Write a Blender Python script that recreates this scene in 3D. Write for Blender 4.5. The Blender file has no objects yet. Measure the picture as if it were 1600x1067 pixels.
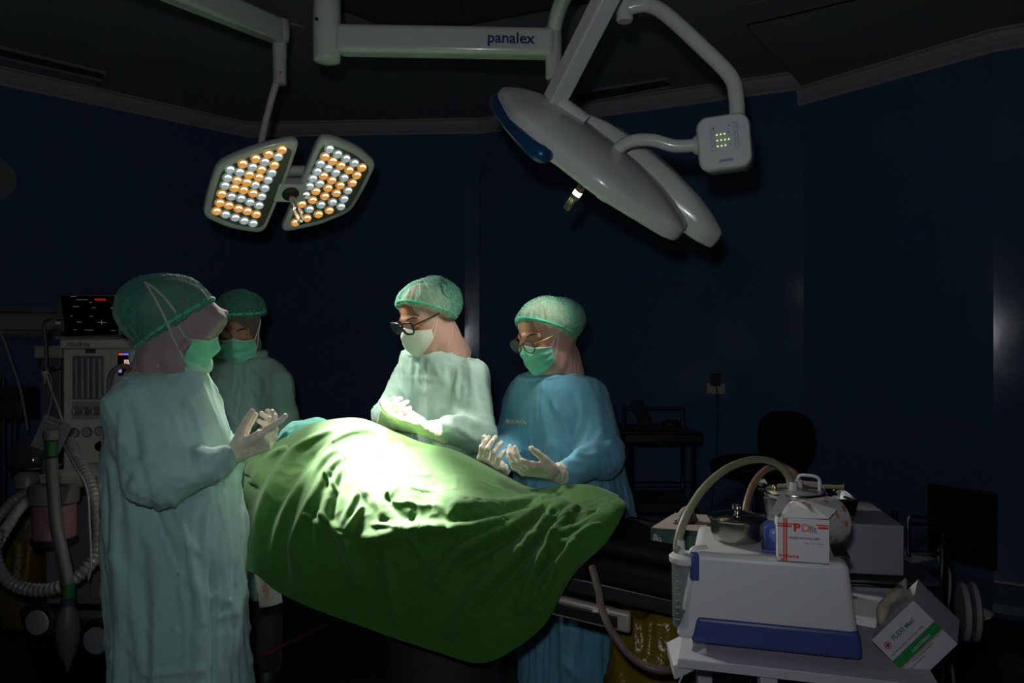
import bpy, bmesh, math, random
import numpy as np
from mathutils import Vector, Matrix

# ------------------------------------------------------------------ camera, lights, exposure
FOC = 1200.0      # focal length in pixels of the 1600 px wide frame
CZ = 1.40         # camera height
scn = bpy.context.scene
COL = scn.collection
cam_d = bpy.data.cameras.new('camera')
cam_d.sensor_width = 36.0
cam_d.lens = 36.0 * FOC / 1600.0
cam_d.clip_start = 0.02
cam = bpy.data.objects.new('camera', cam_d)
COL.objects.link(cam)
cam.location = (0, 0, CZ)
cam.rotation_euler = (math.radians(90), 0, 0)
scn.camera = cam

scn.view_settings.view_transform = 'Standard'
scn.view_settings.look = 'None'
scn.view_settings.gamma = 1.0
scn.view_settings.use_curve_mapping = False
scn.view_settings.exposure = 0.0

world = bpy.data.worlds.new('world')
scn.world = world
world.use_nodes = True
world.node_tree.nodes['Background'].inputs[0].default_value = (0.5, 0.65, 1.0, 1)
world.node_tree.nodes['Background'].inputs[1].default_value = 0.003

def add_light(name, kind, loc, energy, color, target=None, **kw):
    l = bpy.data.lights.new(name, kind)
    l.energy = energy
    l.color = color
    for k, v in kw.items():
        setattr(l, k, v)
    o = bpy.data.objects.new(name, l)
    COL.objects.link(o)
    o.location = loc
    if target is not None:
        o.rotation_euler = (Vector(target) - Vector(loc)).to_track_quat('-Z', 'Y').to_euler()
    return o

# the photographer's small flash, just above and left of the lens
FLASH_POWER = 27.0
add_light('camera_flash', 'SPOT', (-0.04, -0.02, CZ + 0.10), FLASH_POWER, (0.93, 0.97, 1.0), (-0.35, 3.0, CZ + 0.85),
          spot_size=math.radians(150), spot_blend=1.0, shadow_soft_size=0.022)
# the beam of the lit surgical lamp: narrow bright core and wide weak spill
LAMP_C = Vector((-0.841, 2.90, 1.988))
LAMP_T = Vector((-0.405, 2.23, 1.09))
CORE_POWER = 1700.0
SPILL_POWER = 75.0
CORE_POWER_2 = 560.0
SPILL_POWER_2 = 26.0

# ------------------------------------------------------------------ helpers
def at(px, py, d):
    """point seen at pixel (px, py) of the photograph at depth d"""
    return Vector(((px - 800.0) / FOC * d, d, CZ - (py - 533.5) / FOC * d))

def proj(V):
    V = np.asarray(V)
    return np.stack([800 + V[:, 0] / V[:, 1] * FOC, 533.5 - (V[:, 2] - CZ) / V[:, 1] * FOC], 1)

ROOT_LOC = {}
def tag(o, label=None, cat=None, group=None, kind=None):
    if label: o['label'] = label
    if cat: o['category'] = cat
    if group: o['group'] = group
    if kind: o['kind'] = kind
    return o

def empty(name, loc, label, cat, group=None):
    o = bpy.data.objects.new(name, None)
    o.empty_display_size = 0.05
    o.location = loc
    COL.objects.link(o)
    ROOT_LOC[o.name] = Vector(loc)
    return tag(o, label, cat, group)

def mesh_obj(name, V, F, m, parent=None, smooth=False, angle=None):
    """V in world coordinates. Top-level meshes get their origin at their base."""
    V = np.asarray([tuple(v) for v in V], dtype=float) if not isinstance(V, np.ndarray) else V
    if parent is not None:
        off = np.array(ROOT_LOC[parent.name])
        loc = (0, 0, 0)
    else:
        lo, hi = V.min(0), V.max(0)
        off = np.array([(lo[0] + hi[0]) / 2, (lo[1] + hi[1]) / 2, lo[2]])
        loc = tuple(off)
    me = bpy.data.meshes.new(name)
    me.from_pydata((V - off).tolist(), [], F if isinstance(F, list) else F.tolist())
    me.update()
    if smooth:
        me.polygons.foreach_set('use_smooth', [True] * len(me.polygons))
        if angle:
            me.set_sharp_from_angle(angle=math.radians(angle))
    o = bpy.data.objects.new(name, me)
    COL.objects.link(o)
    o.location = loc
    if parent is not None:
        o.parent = parent
        ROOT_LOC[o.name] = ROOT_LOC[parent.name]
    else:
        ROOT_LOC[o.name] = Vector(loc)
    mats = m if isinstance(m, (list, tuple)) else [m]
    for mm in mats:
        me.materials.append(mm)
    return o

def solidify(o, t, off=0.0):
    md = o.modifiers.new('thickness', 'SOLIDIFY'); md.thickness = t; md.offset = off
    return o
def bevel(o, w=0.003, seg=2, ang=35):
    md = o.modifiers.new('bevel', 'BEVEL'); md.width = w; md.segments = seg
    md.limit_method = 'ANGLE'; md.angle_limit = math.radians(ang)
    o.data.polygons.foreach_set('use_smooth', [True] * len(o.data.polygons))
    o.data.set_sharp_from_angle(angle=math.radians(50))
    return o
def subsurf(o, n=2):
    md = o.modifiers.new('sub', 'SUBSURF'); md.levels = n; md.render_levels = n
    return o

class MB:
    """collects shapes, builds them as one mesh object"""
    def __init__(s): s.V = []; s.F = []; s.M = []; s.mi = 0
    def add(s, V, F):
        b = len(s.V); s.V += [Vector(v) for v in V]; s.F += [tuple(i + b for i in f) for f in F]
        s.M += [s.mi] * len(F)
        return s
    def obox(s, o, u, v, w):
        """box from corner o and three edge vectors"""
        o, u, v, w = map(Vector, (o, u, v, w))
        P = [o, o + u, o + u + v, o + v, o + w, o + u + w, o + u + v + w, o + v + w]
        if u.cross(v).dot(w) < 0:
            P = [P[i] for i in (4, 5, 6, 7, 0, 1, 2, 3)]
        return s.add(P, [(0, 3, 2, 1), (4, 5, 6, 7), (0, 1, 5, 4), (1, 2, 6, 5), (2, 3, 7, 6), (3, 0, 4, 7)])
    def box(s, c, size, rz=0.0):
        x, y, z = size
        R = Matrix.Rotation(rz, 3, 'Z')
        u, v, w = R @ Vector((x, 0, 0)), R @ Vector((0, y, 0)), Vector((0, 0, z))
        return s.obox(Vector(c) - u / 2 - v / 2 - w / 2, u, v, w)
    def tube(s, pts, r, n=12, closed=False, cap=True, res=0):
        pts = [Vector(p) for p in pts]
        rs = list(r) if isinstance(r, (list, tuple)) else [r] * len(pts)
        if res:
            pts, rs = cr_spline(pts, rs, res, closed)
        m = len(pts); V = []; F = []
        T0 = None; nrm = None
        for i in range(m):
            if closed: T = (pts[(i + 1) % m] - pts[i - 1])
            else: T = pts[min(i + 1, m - 1)] - pts[max(i - 1, 0)]
            if T.length < 1e-9: T = Vector((0, 0, 1))
            T.normalize()
            if nrm is None:
                nrm = T.orthogonal().normalized()
            else:
                nrm = (nrm - T * nrm.dot(T))
                nrm = nrm.normalized() if nrm.length > 1e-6 else T.orthogonal().normalized()
            b = T.cross(nrm)
            for k in range(n):
                a = 2 * math.pi * k / n
                V.append(pts[i] + (nrm * math.cos(a) + b * math.sin(a)) * rs[i])
        for i in range(m if closed else m - 1):
            j = (i + 1) % m
            for k in range(n):
                F.append((i * n + k, i * n + (k + 1) % n, j * n + (k + 1) % n, j * n + k))
        if cap and not closed:
            F.append(tuple(range(n - 1, -1, -1))); F.append(tuple((m - 1) * n + k for k in range(n)))
        return s.add(V, F)
    def lathe(s, c, prof, n=32, axis=(0, 0, 1)):
        """prof: (radius, height) list, closed at both ends by caps"""
        c = Vector(c); ax = Vector(axis).normalized(); u = ax.orthogonal().normalized(); w = ax.cross(u)
        V = []; F = []
        for (r, h) in prof:
            for k in range(n):
                a = 2 * math.pi * k / n
                V.append(c + ax * h + (u * math.cos(a) + w * math.sin(a)) * max(r, 1e-5))
        for i in range(len(prof) - 1):
            for k in range(n):
                F.append((i * n + k, i * n + (k + 1) % n, (i + 1) * n + (k + 1) % n, (i + 1) * n + k))
        F.append(tuple(range(n - 1, -1, -1))); F.append(tuple((len(prof) - 1) * n + k for k in range(n)))
        return s.add(V, F)
    def prism(s, pts, w):
        """polygon pts extruded by vector w"""
        pts = [Vector(p) for p in pts]; w = Vector(w); n = len(pts)
        nn = Vector((0, 0, 0))
        for i in range(n): nn += pts[i].cross(pts[(i + 1) % n])
        if nn.dot(w) < 0: pts = pts[::-1]
        V = pts + [p + w for p in pts]
        F = [tuple(range(n - 1, -1, -1)), tuple(range(n, 2 * n))]
        F += [(i, (i + 1) % n, n + (i + 1) % n, n + i) for i in range(n)]
        return s.add(V, F)
    def ball(s, c, r, n=16):
        c = Vector(c); r = Vector((r, r, r)) if isinstance(r, (int, float)) else Vector(r)
        V = []; F = []; m = n // 2
        for i in range(m + 1):
            t = math.pi * i / m
            for k in range(n):
                a = 2 * math.pi * k / n
                V.append(c + Vector((r.x * math.sin(t) * math.cos(a), r.y * math.sin(t) * math.sin(a), r.z * math.cos(t))))
        for i in range(m):
            for k in range(n):
                F.append((i * n + k, (i + 1) * n + k, (i + 1) * n + (k + 1) % n, i * n + (k + 1) % n))
        return s.add(V, F)
    def build(s, name, m, parent=None, smooth=False, angle=40):
        o = mesh_obj(name, s.V, s.F, m, parent, smooth, angle if smooth else None)
        if any(s.M): o.data.polygons.foreach_set('material_index', s.M)
        return o

def cr_spline(pts, rs, res, closed=False):
    m = len(pts); P = []; R = []
    segs = m if closed else m - 1
    for i in range(segs):
        g = lambda k: pts[k % m] if closed else pts[min(max(k, 0), m - 1)]
        q = lambda k: rs[k % m] if closed else rs[min(max(k, 0), m - 1)]
        p0, p1, p2, p3 = g(i - 1), g(i), g(i + 1), g(i + 2)
        for j in range(res):
            t = j / res
            P.append(0.5 * ((2 * p1) + (p2 - p0) * t + (2 * p0 - 5 * p1 + 4 * p2 - p3) * t * t + (3 * p1 - p0 - 3 * p2 + p3) * t ** 3))
            R.append(q(i) * (1 - t) + q(i + 1) * t)
    if not closed: P.append(pts[-1]); R.append(rs[-1])
    return P, R

def text(name, s, size, o, xd, yd, m, parent, lift=0.0008, bold=0.0, align='LEFT', sx=1.0):
    """flat lettering as a mesh lying at o, reading along xd with tops towards yd"""
    cu = bpy.data.curves.new(name, 'FONT'); cu.body = s; cu.size = size
    cu.extrude = 0.0003; cu.offset = bold; cu.align_x = align; cu.resolution_u = 3
    ob = bpy.data.objects.new('tmp_text', cu); COL.objects.link(ob)
    bpy.context.view_layer.update()
    dg = bpy.context.evaluated_depsgraph_get()
    me = bpy.data.meshes.new_from_object(ob.evaluated_get(dg))
    bpy.data.objects.remove(ob)
    xd = Vector(xd).normalized(); yd = Vector(yd); yd = (yd - xd * yd.dot(xd)).normalized(); zd = xd.cross(yd)
    V = [Vector(o) + xd * v.co.x * sx + yd * v.co.y + zd * (v.co.z + lift) for v in me.vertices]
    F = [tuple(p.vertices) for p in me.polygons]
    bpy.data.meshes.remove(me)
    return mesh_obj(name, V, F, m, parent)

# ------------------------------------------------------------------ materials
MATS = {}
def mat(name, col, rough=0.5, metal=0.0, bump=0.0, bscale=200.0, trans=0.0, alpha=1.0, emit=None, estr=0.0,
        vary=0.0, vscale=8.0, spec=None, sheen=0.0, coat=0.0, ior=None, sss=0.0, rvary=0.0):
    if name in MATS: return MATS[name]
    m = bpy.data.materials.new(name); m.use_nodes = True
    nt = m.node_tree; p = nt.nodes['Principled BSDF']
    p.inputs['Base Color'].default_value = (*col, 1); p.inputs['Roughness'].default_value = rough
    p.inputs['Metallic'].default_value = metal
    p.inputs['Transmission Weight'].default_value = trans; p.inputs['Alpha'].default_value = alpha
    if spec is not None: p.inputs['Specular IOR Level'].default_value = spec
    if sheen: p.inputs['Sheen Weight'].default_value = sheen
    if coat: p.inputs['Coat Weight'].default_value = coat; p.inputs['Coat Roughness'].default_value = 0.08
    if ior: p.inputs['IOR'].default_value = ior
    if sss:
        p.inputs['Subsurface Weight'].default_value = sss
        p.inputs['Subsurface Radius'].default_value = (0.01, 0.004, 0.002)
    if emit is not None:
        p.inputs['Emission Color'].default_value = (*emit, 1); p.inputs['Emission Strength'].default_value = estr
    tc = None
    def noise(sc, det=4):
        nonlocal tc
        if tc is None: tc = nt.nodes.new('ShaderNodeTexCoord')
        n = nt.nodes.new('ShaderNodeTexNoise'); n.inputs['Scale'].default_value = sc; n.inputs['Detail'].default_value = det
        nt.links.new(tc.outputs['Object'], n.inputs['Vector']); return n
    if vary:
        n = noise(vscale); mx = nt.nodes.new('ShaderNodeMix'); mx.data_type = 'RGBA'; mx.blend_type = 'MULTIPLY'
        mx.inputs['Factor'].default_value = 1.0
        mr = nt.nodes.new('ShaderNodeMapRange'); mr.inputs['From Min'].default_value = 0.3; mr.inputs['From Max'].default_value = 0.7
        mr.inputs['To Min'].default_value = 1 - vary; mr.inputs['To Max'].default_value = 1 + vary * 0.3
        nt.links.new(n.outputs['Fac'], mr.inputs['Value'])
        mx.inputs[6].default_value = (*col, 1); nt.links.new(mr.outputs[0], mx.inputs[7])
        nt.links.new(mx.outputs[2], p.inputs['Base Color'])
    if rvary:
        n = noise(vscale * 1.7); mr = nt.nodes.new('ShaderNodeMapRange')
        mr.inputs['From Min'].default_value = 0.3; mr.inputs['From Max'].default_value = 0.7
        mr.inputs['To Min'].default_value = rough; mr.inputs['To Max'].default_value = rough + rvary
        nt.links.new(n.outputs['Fac'], mr.inputs['Value']); nt.links.new(mr.outputs[0], p.inputs['Roughness'])
    if bump:
        n = noise(bscale); b = nt.nodes.new('ShaderNodeBump'); b.inputs['Strength'].default_value = bump
        b.inputs['Distance'].default_value = 0.01
        nt.links.new(n.outputs['Fac'], b.inputs['Height']); nt.links.new(b.outputs['Normal'], p.inputs['Normal'])
    MATS[name] = m
    return m

def fabric(name, col, sheer=0.0, crease=0.35, cscale=9.0, trans=0.0, rough=0.85):
    """cloth: fine weave, soft crease bump, optional sheer weave that lets the surface beneath show"""
    if name in MATS: return MATS[name]
    m = mat(name, col, rough, sheen=0.15, vary=0.12, vscale=6)
    nt = m.node_tree; p = nt.nodes['Principled BSDF']
    tc = [n for n in nt.nodes if n.type == 'TEX_COORD'][0]
    mp = nt.nodes.new('ShaderNodeMapping'); mp.inputs['Scale'].default_value = (1.0, 1.0, 0.45)
    nt.links.new(tc.outputs['Object'], mp.inputs['Vector'])
    a = nt.nodes.new('ShaderNodeTexNoise'); a.noise_type = 'RIDGED_MULTIFRACTAL'
    a.inputs['Scale'].default_value = cscale; a.inputs['Detail'].default_value = 3; a.inputs['Distortion'].default_value = 0.6
    nt.links.new(mp.outputs[0], a.inputs['Vector'])
    w = nt.nodes.new('ShaderNodeTexNoise'); w.inputs['Scale'].default_value = 420; w.inputs['Detail'].default_value = 2
    nt.links.new(tc.outputs['Object'], w.inputs['Vector'])
    b1 = nt.nodes.new('ShaderNodeBump'); b1.inputs['Strength'].default_value = crease; b1.inputs['Distance'].default_value = 0.014
    b2 = nt.nodes.new('ShaderNodeBump'); b2.inputs['Strength'].default_value = 0.25; b2.inputs['Distance'].default_value = 0.001
    nt.links.new(a.outputs['Fac'], b1.inputs['Height']); nt.links.new(w.outputs['Fac'], b2.inputs['Height'])
    nt.links.new(b1.outputs[0], b2.inputs['Normal']); nt.links.new(b2.outputs[0], p.inputs['Normal'])
    if sheer:
        # gathered nonwoven: thin where stretched, denser in the gathers
        s = nt.nodes.new('ShaderNodeTexNoise'); s.inputs['Scale'].default_value = 170; s.inputs['Detail'].default_value = 5
        nt.links.new(tc.outputs['Object'], s.inputs['Vector'])
        mr = nt.nodes.new('ShaderNodeMapRange'); mr.inputs['From Min'].default_value = 0.35; mr.inputs['From Max'].default_value = 0.65
        mr.inputs['To Min'].default_value = 1 - sheer; mr.inputs['To Max'].default_value = 1 - sheer * 0.55
        nt.links.new(s.outputs['Fac'], mr.inputs['Value']); nt.links.new(mr.outputs[0], p.inputs['Alpha'])
    return m

M_white = mat('white_enamel', (0.62, 0.64, 0.62), 0.28)
M_white2 = mat('white_plastic', (0.60, 0.61, 0.62), 0.42)
M_cream = mat('cream_plastic', (0.58, 0.54, 0.47), 0.5)
M_grey = mat('grey_metal_paint', (0.33, 0.34, 0.38), 0.4)
M_black = mat('black_plastic', (0.012, 0.012, 0.014), 0.45)
M_vinyl = mat('black_vinyl', (0.009, 0.008, 0.008), 0.7, bump=0.1, bscale=60, spec=.2)
M_dark = mat('dark_metal', (0.05, 0.05, 0.055), 0.4, metal=0.6)
M_steel = mat('stainless_steel', (0.55, 0.54, 0.52), 0.2, metal=1.0)
M_chrome = mat('chrome', (0.7, 0.7, 0.7), 0.1, metal=1.0)
M_glass = mat('clear_plastic', (0.35, 0.40, 0.42), 0.08, alpha=0.20, spec=0.6)
M_lens = mat('spectacle_lens', (0.5, 0.55, 0.6), 0.03, alpha=0.07, spec=0.4)
M_blue = mat('blue_plastic', (0.05, 0.075, 0.26), 0.4)
M_ink = mat('dark_blue_ink', (0.01, 0.02, 0.14), 0.5)
M_blackink = mat('black_ink', (0.02, 0.02, 0.03), 0.5)
M_redink = mat('red_ink', (0.62, 0.03, 0.03), 0.5)
M_paper = mat('white_card', (0.66, 0.64, 0.66), 0.6)
M_skin = mat('skin', (0.36, 0.17, 0.09), 0.5, sss=0.15, bump=0.03, bscale=300)
M_lip = mat('lip', (0.30, 0.10, 0.08), 0.45)
M_hair = mat('dark_hair', (0.01, 0.008, 0.007), 0.6)
M_glove = mat('latex_glove', (0.84, 0.76, 0.64), 0.40, sss=0.1, bump=0.16, bscale=70, sheen=0.1)
# ------------------------------------------------------------------ noise and distance fields
def _hash(ix, iy, iz, seed):
    h = (ix * 374761393 + iy * 668265263 + iz * 2147483647 + seed * 1274126177) & 0xFFFFFFFF
    h = ((h ^ (h >> 13)) * 1103515245) & 0xFFFFFFFF
    h = ((h ^ (h >> 16)) * 2246822519) & 0xFFFFFFFF
    return ((h ^ (h >> 15)) & 0xFFFFFF) / float(0xFFFFFF)
def vnoise(P, seed=0):
    P = np.asarray(P, float); I = np.floor(P).astype(np.int64); f = P - I; f = f * f * f * (f * (f * 6 - 15) + 10)
    r = 0
    for dx in (0, 1):
        for dy in (0, 1):
            for dz in (0, 1):
                w = (f[:, 0] if dx else 1 - f[:, 0]) * (f[:, 1] if dy else 1 - f[:, 1]) * (f[:, 2] if dz else 1 - f[:, 2])
                r = r + w * _hash(I[:, 0] + dx, I[:, 1] + dy, I[:, 2] + dz, seed)
    return r * 2 - 1
def fbm(P, seed=0, o=3):
    a = 0; s = 1.0; t = 0
    for i in range(o): a = a + vnoise(P * (2 ** i), seed + i) * s; t += s; s *= 0.5
    return a / t
def ridge(P, seed=0):
    return 1 - np.abs(vnoise(P, seed)) * 2

def A3(v): return np.array(tuple(v), float)
def sd_cap(P, a, b, ra, rb, flat=None):
    a, b = A3(a), A3(b); ab = b - a; L = ab @ ab + 1e-12
    t = np.clip((P - a) @ ab / L, 0, 1)
    q = P - a - t[:, None] * ab
    if flat is not None:       # (unit direction, squash): thinner across that direction
        n, s = flat; n = A3(n); c = q @ n; q = q + np.outer(c * (1.0 / s - 1), n)
        return (np.linalg.norm(q, axis=1) - (ra + (rb - ra) * t)) * (s if s < 1 else 1)
    return np.linalg.norm(q, axis=1) - (ra + (rb - ra) * t)
def sd_ell(P, c, r, R=None):
    q = P - A3(c)
    if R is not None: q = q @ R
    r = A3(r); k0 = np.linalg.norm(q / r, axis=1); k1 = np.linalg.norm(q / (r * r), axis=1) + 1e-9
    return k0 * (k0 - 1) / k1
def smin(a, b, k):
    h = np.clip(0.5 + 0.5 * (b - a) / k, 0, 1)
    return b * (1 - h) + a * h - k * h * (1 - h)
def smax(a, b, k): return -smin(-a, -b, k)
def sd_loft(P, rows, yaw):
    """elliptical sections: rows (z, cx, cy, a forward, b sideways)"""
    rows = np.array(sorted(rows)); z = P[:, 2]
    zz = np.clip(z, rows[0, 0], rows[-1, 0])
    def itp(c):
        # smooth interpolation
        x = rows[:, 0]; y = rows[:, c]
        i = np.clip(np.searchsorted(x, zz) - 1, 0, len(x) - 2)
        t = (zz - x[i]) / (x[i + 1] - x[i])
        m = np.gradient(y, x)
        h = x[i + 1] - x[i]
        return (2*t**3-3*t**2+1)*y[i] + (t**3-2*t**2+t)*h*m[i] + (-2*t**3+3*t**2)*y[i+1] + (t**3-t**2)*h*m[i+1]
    cx, cy, a, b = itp(1), itp(2), itp(3), itp(4)
    f = (math.cos(yaw), math.sin(yaw))
    dx, dy = P[:, 0] - cx, P[:, 1] - cy
    u = dx * f[0] + dy * f[1]; v = -dx * f[1] + dy * f[0]
    p = 2.3
    k = ((np.abs(u) / a) ** p + (np.abs(v) / b) ** p) ** (1 / p)
    d = (k - 1) * np.minimum(a, b)
    dz = np.maximum(z - rows[-1, 0], rows[0, 0] - z)
    return np.where(dz > 0, np.sqrt(np.maximum(d, 0) ** 2 + dz ** 2) + np.minimum(d, 0) * 0, np.maximum(d, dz))

def nets(f, lo, hi, h):
    lo, hi = A3(lo), A3(hi); n = np.ceil((hi - lo) / h).astype(int) + 1
    ax = [lo[i] + h * np.arange(n[i]) for i in range(3)]
    vol = np.empty(n)
    YY, ZZ = np.meshgrid(ax[1], ax[2], indexing='ij')
    step = max(1, int(400000 / (n[1] * n[2])))
    for i in range(0, n[0], step):
        xs = ax[0][i:i + step]
        P = np.empty((len(xs), n[1], n[2], 3))
        P[..., 0] = xs[:, None, None]; P[..., 1] = YY; P[..., 2] = ZZ
        vol[i:i + step] = f(P.reshape(-1, 3)).reshape(len(xs), n[1], n[2])
    S = vol < 0
    cn = sum(S[a:n[0] - 1 + a, b:n[1] - 1 + b, c:n[2] - 1 + c].astype(np.int8) for a in (0, 1) for b in (0, 1) for c in (0, 1))
    C = np.argwhere((cn > 0) & (cn < 8))
    idx = -np.ones(n, int); idx[C[:, 0], C[:, 1], C[:, 2]] = np.arange(len(C))
    acc = np.zeros((len(C), 3)); cnt = np.zeros(len(C))
    corners = [(a, b, c) for a in (0, 1) for b in (0, 1) for c in (0, 1)]
    for p in corners:
        for axx in range(3):
            if p[axx] == 0:
                q = list(p); q[axx] = 1
                va = vol[C[:, 0] + p[0], C[:, 1] + p[1], C[:, 2] + p[2]]
                vb = vol[C[:, 0] + q[0], C[:, 1] + q[1], C[:, 2] + q[2]]
                mk = (va < 0) != (vb < 0)
                t = np.where(mk, va / np.where(mk, va - vb, 1), 0)
                pos = C + np.array(p, float); pos[:, axx] += t
                acc[mk] += pos[mk]; cnt[mk] += 1
    V = lo + h * acc / cnt[:, None]
    F = []
    for axx in range(3):
        u, v = [(1, 2), (2, 0), (0, 1)][axx]
        sl0 = [slice(None)] * 3; sl1 = [slice(None)] * 3
        sl0[axx] = slice(0, n[axx] - 1); sl1[axx] = slice(1, n[axx])
        a, b = S[tuple(sl0)], S[tuple(sl1)]
        E = np.argwhere(a != b); E = E[(E[:, u] > 0) & (E[:, v] > 0) & (E[:, u] < n[u] - 1) & (E[:, v] < n[v] - 1)]
        fl = a[E[:, 0], E[:, 1], E[:, 2]]
        def I(du, dv):
            Q = E.copy(); Q[:, u] -= du; Q[:, v] -= dv
            return idx[Q[:, 0], Q[:, 1], Q[:, 2]]
        q = np.stack([I(1, 1), I(0, 1), I(0, 0), I(1, 0)], 1)
        q[~fl] = q[~fl][:, ::-1]
        F.append(q)
    F = np.concatenate(F); F = F[(F >= 0).all(1)]
    return V, F

def vnorm(V, F):
    F = np.asarray(F)
    n = np.cross(V[F[:, 2]] - V[F[:, 0]], V[F[:, 3]] - V[F[:, 1]])
    N = np.zeros_like(V)
    for k in range(4): np.add.at(N, F[:, k], n)
    return N / (np.linalg.norm(N, axis=1)[:, None] + 1e-12)
def lap(V, F, it=1, lam=0.5):
    F = np.asarray(F)
    for _ in range(it):
        A = np.zeros_like(V); c = np.zeros(len(V))
        for k in range(4):
            a, b = F[:, k], F[:, (k + 1) % 4]
            np.add.at(A, a, V[b]); np.add.at(c, a, 1); np.add.at(A, b, V[a]); np.add.at(c, b, 1)
        V = V + lam * (A / np.maximum(c, 1)[:, None] - V)
    return V

def seg_dist(p, a, b):
    ab = b - a; L = (ab * ab).sum() + 1e-9
    t = np.clip(((p - a) @ ab) / L, 0, 1)
    return np.linalg.norm(p - a - t[:, None] * ab, axis=1), t
def pix_folds(V, N, folds, facing=True):
    """folds traced as (points, height, width px); raised or sunk ridges of cloth"""
    px = proj(V); D = np.zeros(len(V))
    w0 = np.clip(-(N @ np.array([0, 1.0, 0])) * 3 + 0.6, 0, 1) if facing else 1.0
    for pts, amp, wd in folds:
        P = [Vector((x, y, 0)) for x, y in pts]
        Q, _ = cr_spline(P, [0] * len(P), 5)
        Q = np.array([(q.x, q.y) for q in Q]); m = len(Q) - 1
        best = np.full(len(V), 1e9); tt = np.zeros(len(V))
        lo, hi = Q.min(0) - 4 * wd, Q.max(0) + 4 * wd
        sel = np.where((px[:, 0] > lo[0]) & (px[:, 0] < hi[0]) & (px[:, 1] > lo[1]) & (px[:, 1] < hi[1]))[0]
        if not len(sel): continue
        for i in range(m):
            d, t = seg_dist(px[sel], Q[i], Q[i + 1])
            k = d < best[sel]; ii = sel[k]; best[ii] = d[k]; tt[ii] = (i + t[k]) / m
        w = wd * (0.55 + 0.9 * tt)
        tp = np.clip(np.minimum(tt * 5, (1 - tt) * 4), 0, 1)
        D += amp * np.exp(-(best / w) ** 2) * np.sqrt(tp)
    return V + N * (D * w0)[:, None]

def ray_surf(f, o, dirs, tmax=0.4, n=60):
    """outermost crossing along rays from inside point o"""
    dirs = np.asarray(dirs, float); ts = np.linspace(tmax, 0.0, n); o = A3(o)
    hit = np.zeros(len(dirs)); done = np.zeros(len(dirs), bool)
    for i in range(1, n):
        d = f(o + dirs * ts[i]); new = (d < 0) & ~done
        hit[new] = ts[i]; done |= new
    lo = hit.copy(); hi = hit + (ts[0] - ts[1])
    for _ in range(12):
        m = (lo + hi) / 2; ins = f(o + dirs * m[:, None]) < 0
        lo = np.where(ins, m, lo); hi = np.where(ins, hi, m)
    return o + dirs * lo[:, None]

def grid_faces(nu, nv, wrap=False):
    F = []
    for i in range(nu if wrap else nu - 1):
        for j in range(nv - 1):
            a = i * nv + j; b = ((i + 1) % nu) * nv + j
            F.append((a, b, b + 1, a + 1))
    return np.array(F)
# ------------------------------------------------------------------ the room
def wall_material():
    m = mat('wall_paint', (0.095, 0.165, 0.30), 0.11, rvary=0.06, vscale=2.2, bump=0.05, bscale=4.0)
    return m
M_wall = wall_material()
M_ceil = mat('ceiling_paint', (0.30, 0.32, 0.33), 0.8, vary=0.08, vscale=1.5)
M_crown = mat('crown_plaster', (0.44, 0.46, 0.47), 0.55)
M_floor = mat('vinyl_floor', (0.020, 0.024, 0.034), 0.35, vary=0.3, vscale=3, rvary=0.1)
H_CEIL = 3.08; H_DROP = 2.98
WP = [(-4.6, 3.17), (-2.05, 5.96), (-0.36, 5.85), (-0.25, 5.858), (1.83, 4.82), (2.47, 3.94), (4.2, 2.90)]
BACK = [(4.2, -2.2), (-4.6, -2.2)]
def S(o, kind='structure'): o['kind'] = kind; return o
def wall(name, a, b):
    a, b = Vector((*a, 0)), Vector((*b, 0)); t = (b - a).normalized(); n = Vector((t.y, -t.x, 0))
    mb = MB(); mb.prism([a, b, b - n * 0.08, a - n * 0.08], (0, 0, 3.14))
    return S(mb.build(name, M_wall))
wall('wall_left', WP[0], WP[1])
# right end of the back wall is bent to catch the flash glare
def wall_poly(name, pts):
    V = []; P = [Vector((*p, 0)) for p in pts]
    out = []
    for i, p in enumerate(P):
        t = (P[min(i + 1, len(P) - 1)] - P[max(i - 1, 0)]).normalized(); out.append(p - Vector((t.y, -t.x, 0)) * 0.08)
    return S(MB().prism(P + out[::-1], (0, 0, 3.14)).build(name, M_wall))
wall_poly('wall_back', [WP[1], WP[2], WP[3]])
wall('wall_back_right', WP[3], WP[4])
wall('wall_right', WP[4], WP[5])
wall('wall_far_right', WP[5], WP[6])
wall('wall_side_right', WP[6], BACK[0])
wall('wall_front', BACK[0], BACK[1])
wall('wall_side_left', BACK[1], WP[0])
S(MB().prism([(x, y, -0.05) for x, y in WP + BACK], (0, 0, 0.05)).build('floor', M_floor))
S(MB().prism([(x, y, H_CEIL) for x, y in WP + BACK], (0, 0, 0.06)).build('ceiling', M_ceil))
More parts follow.
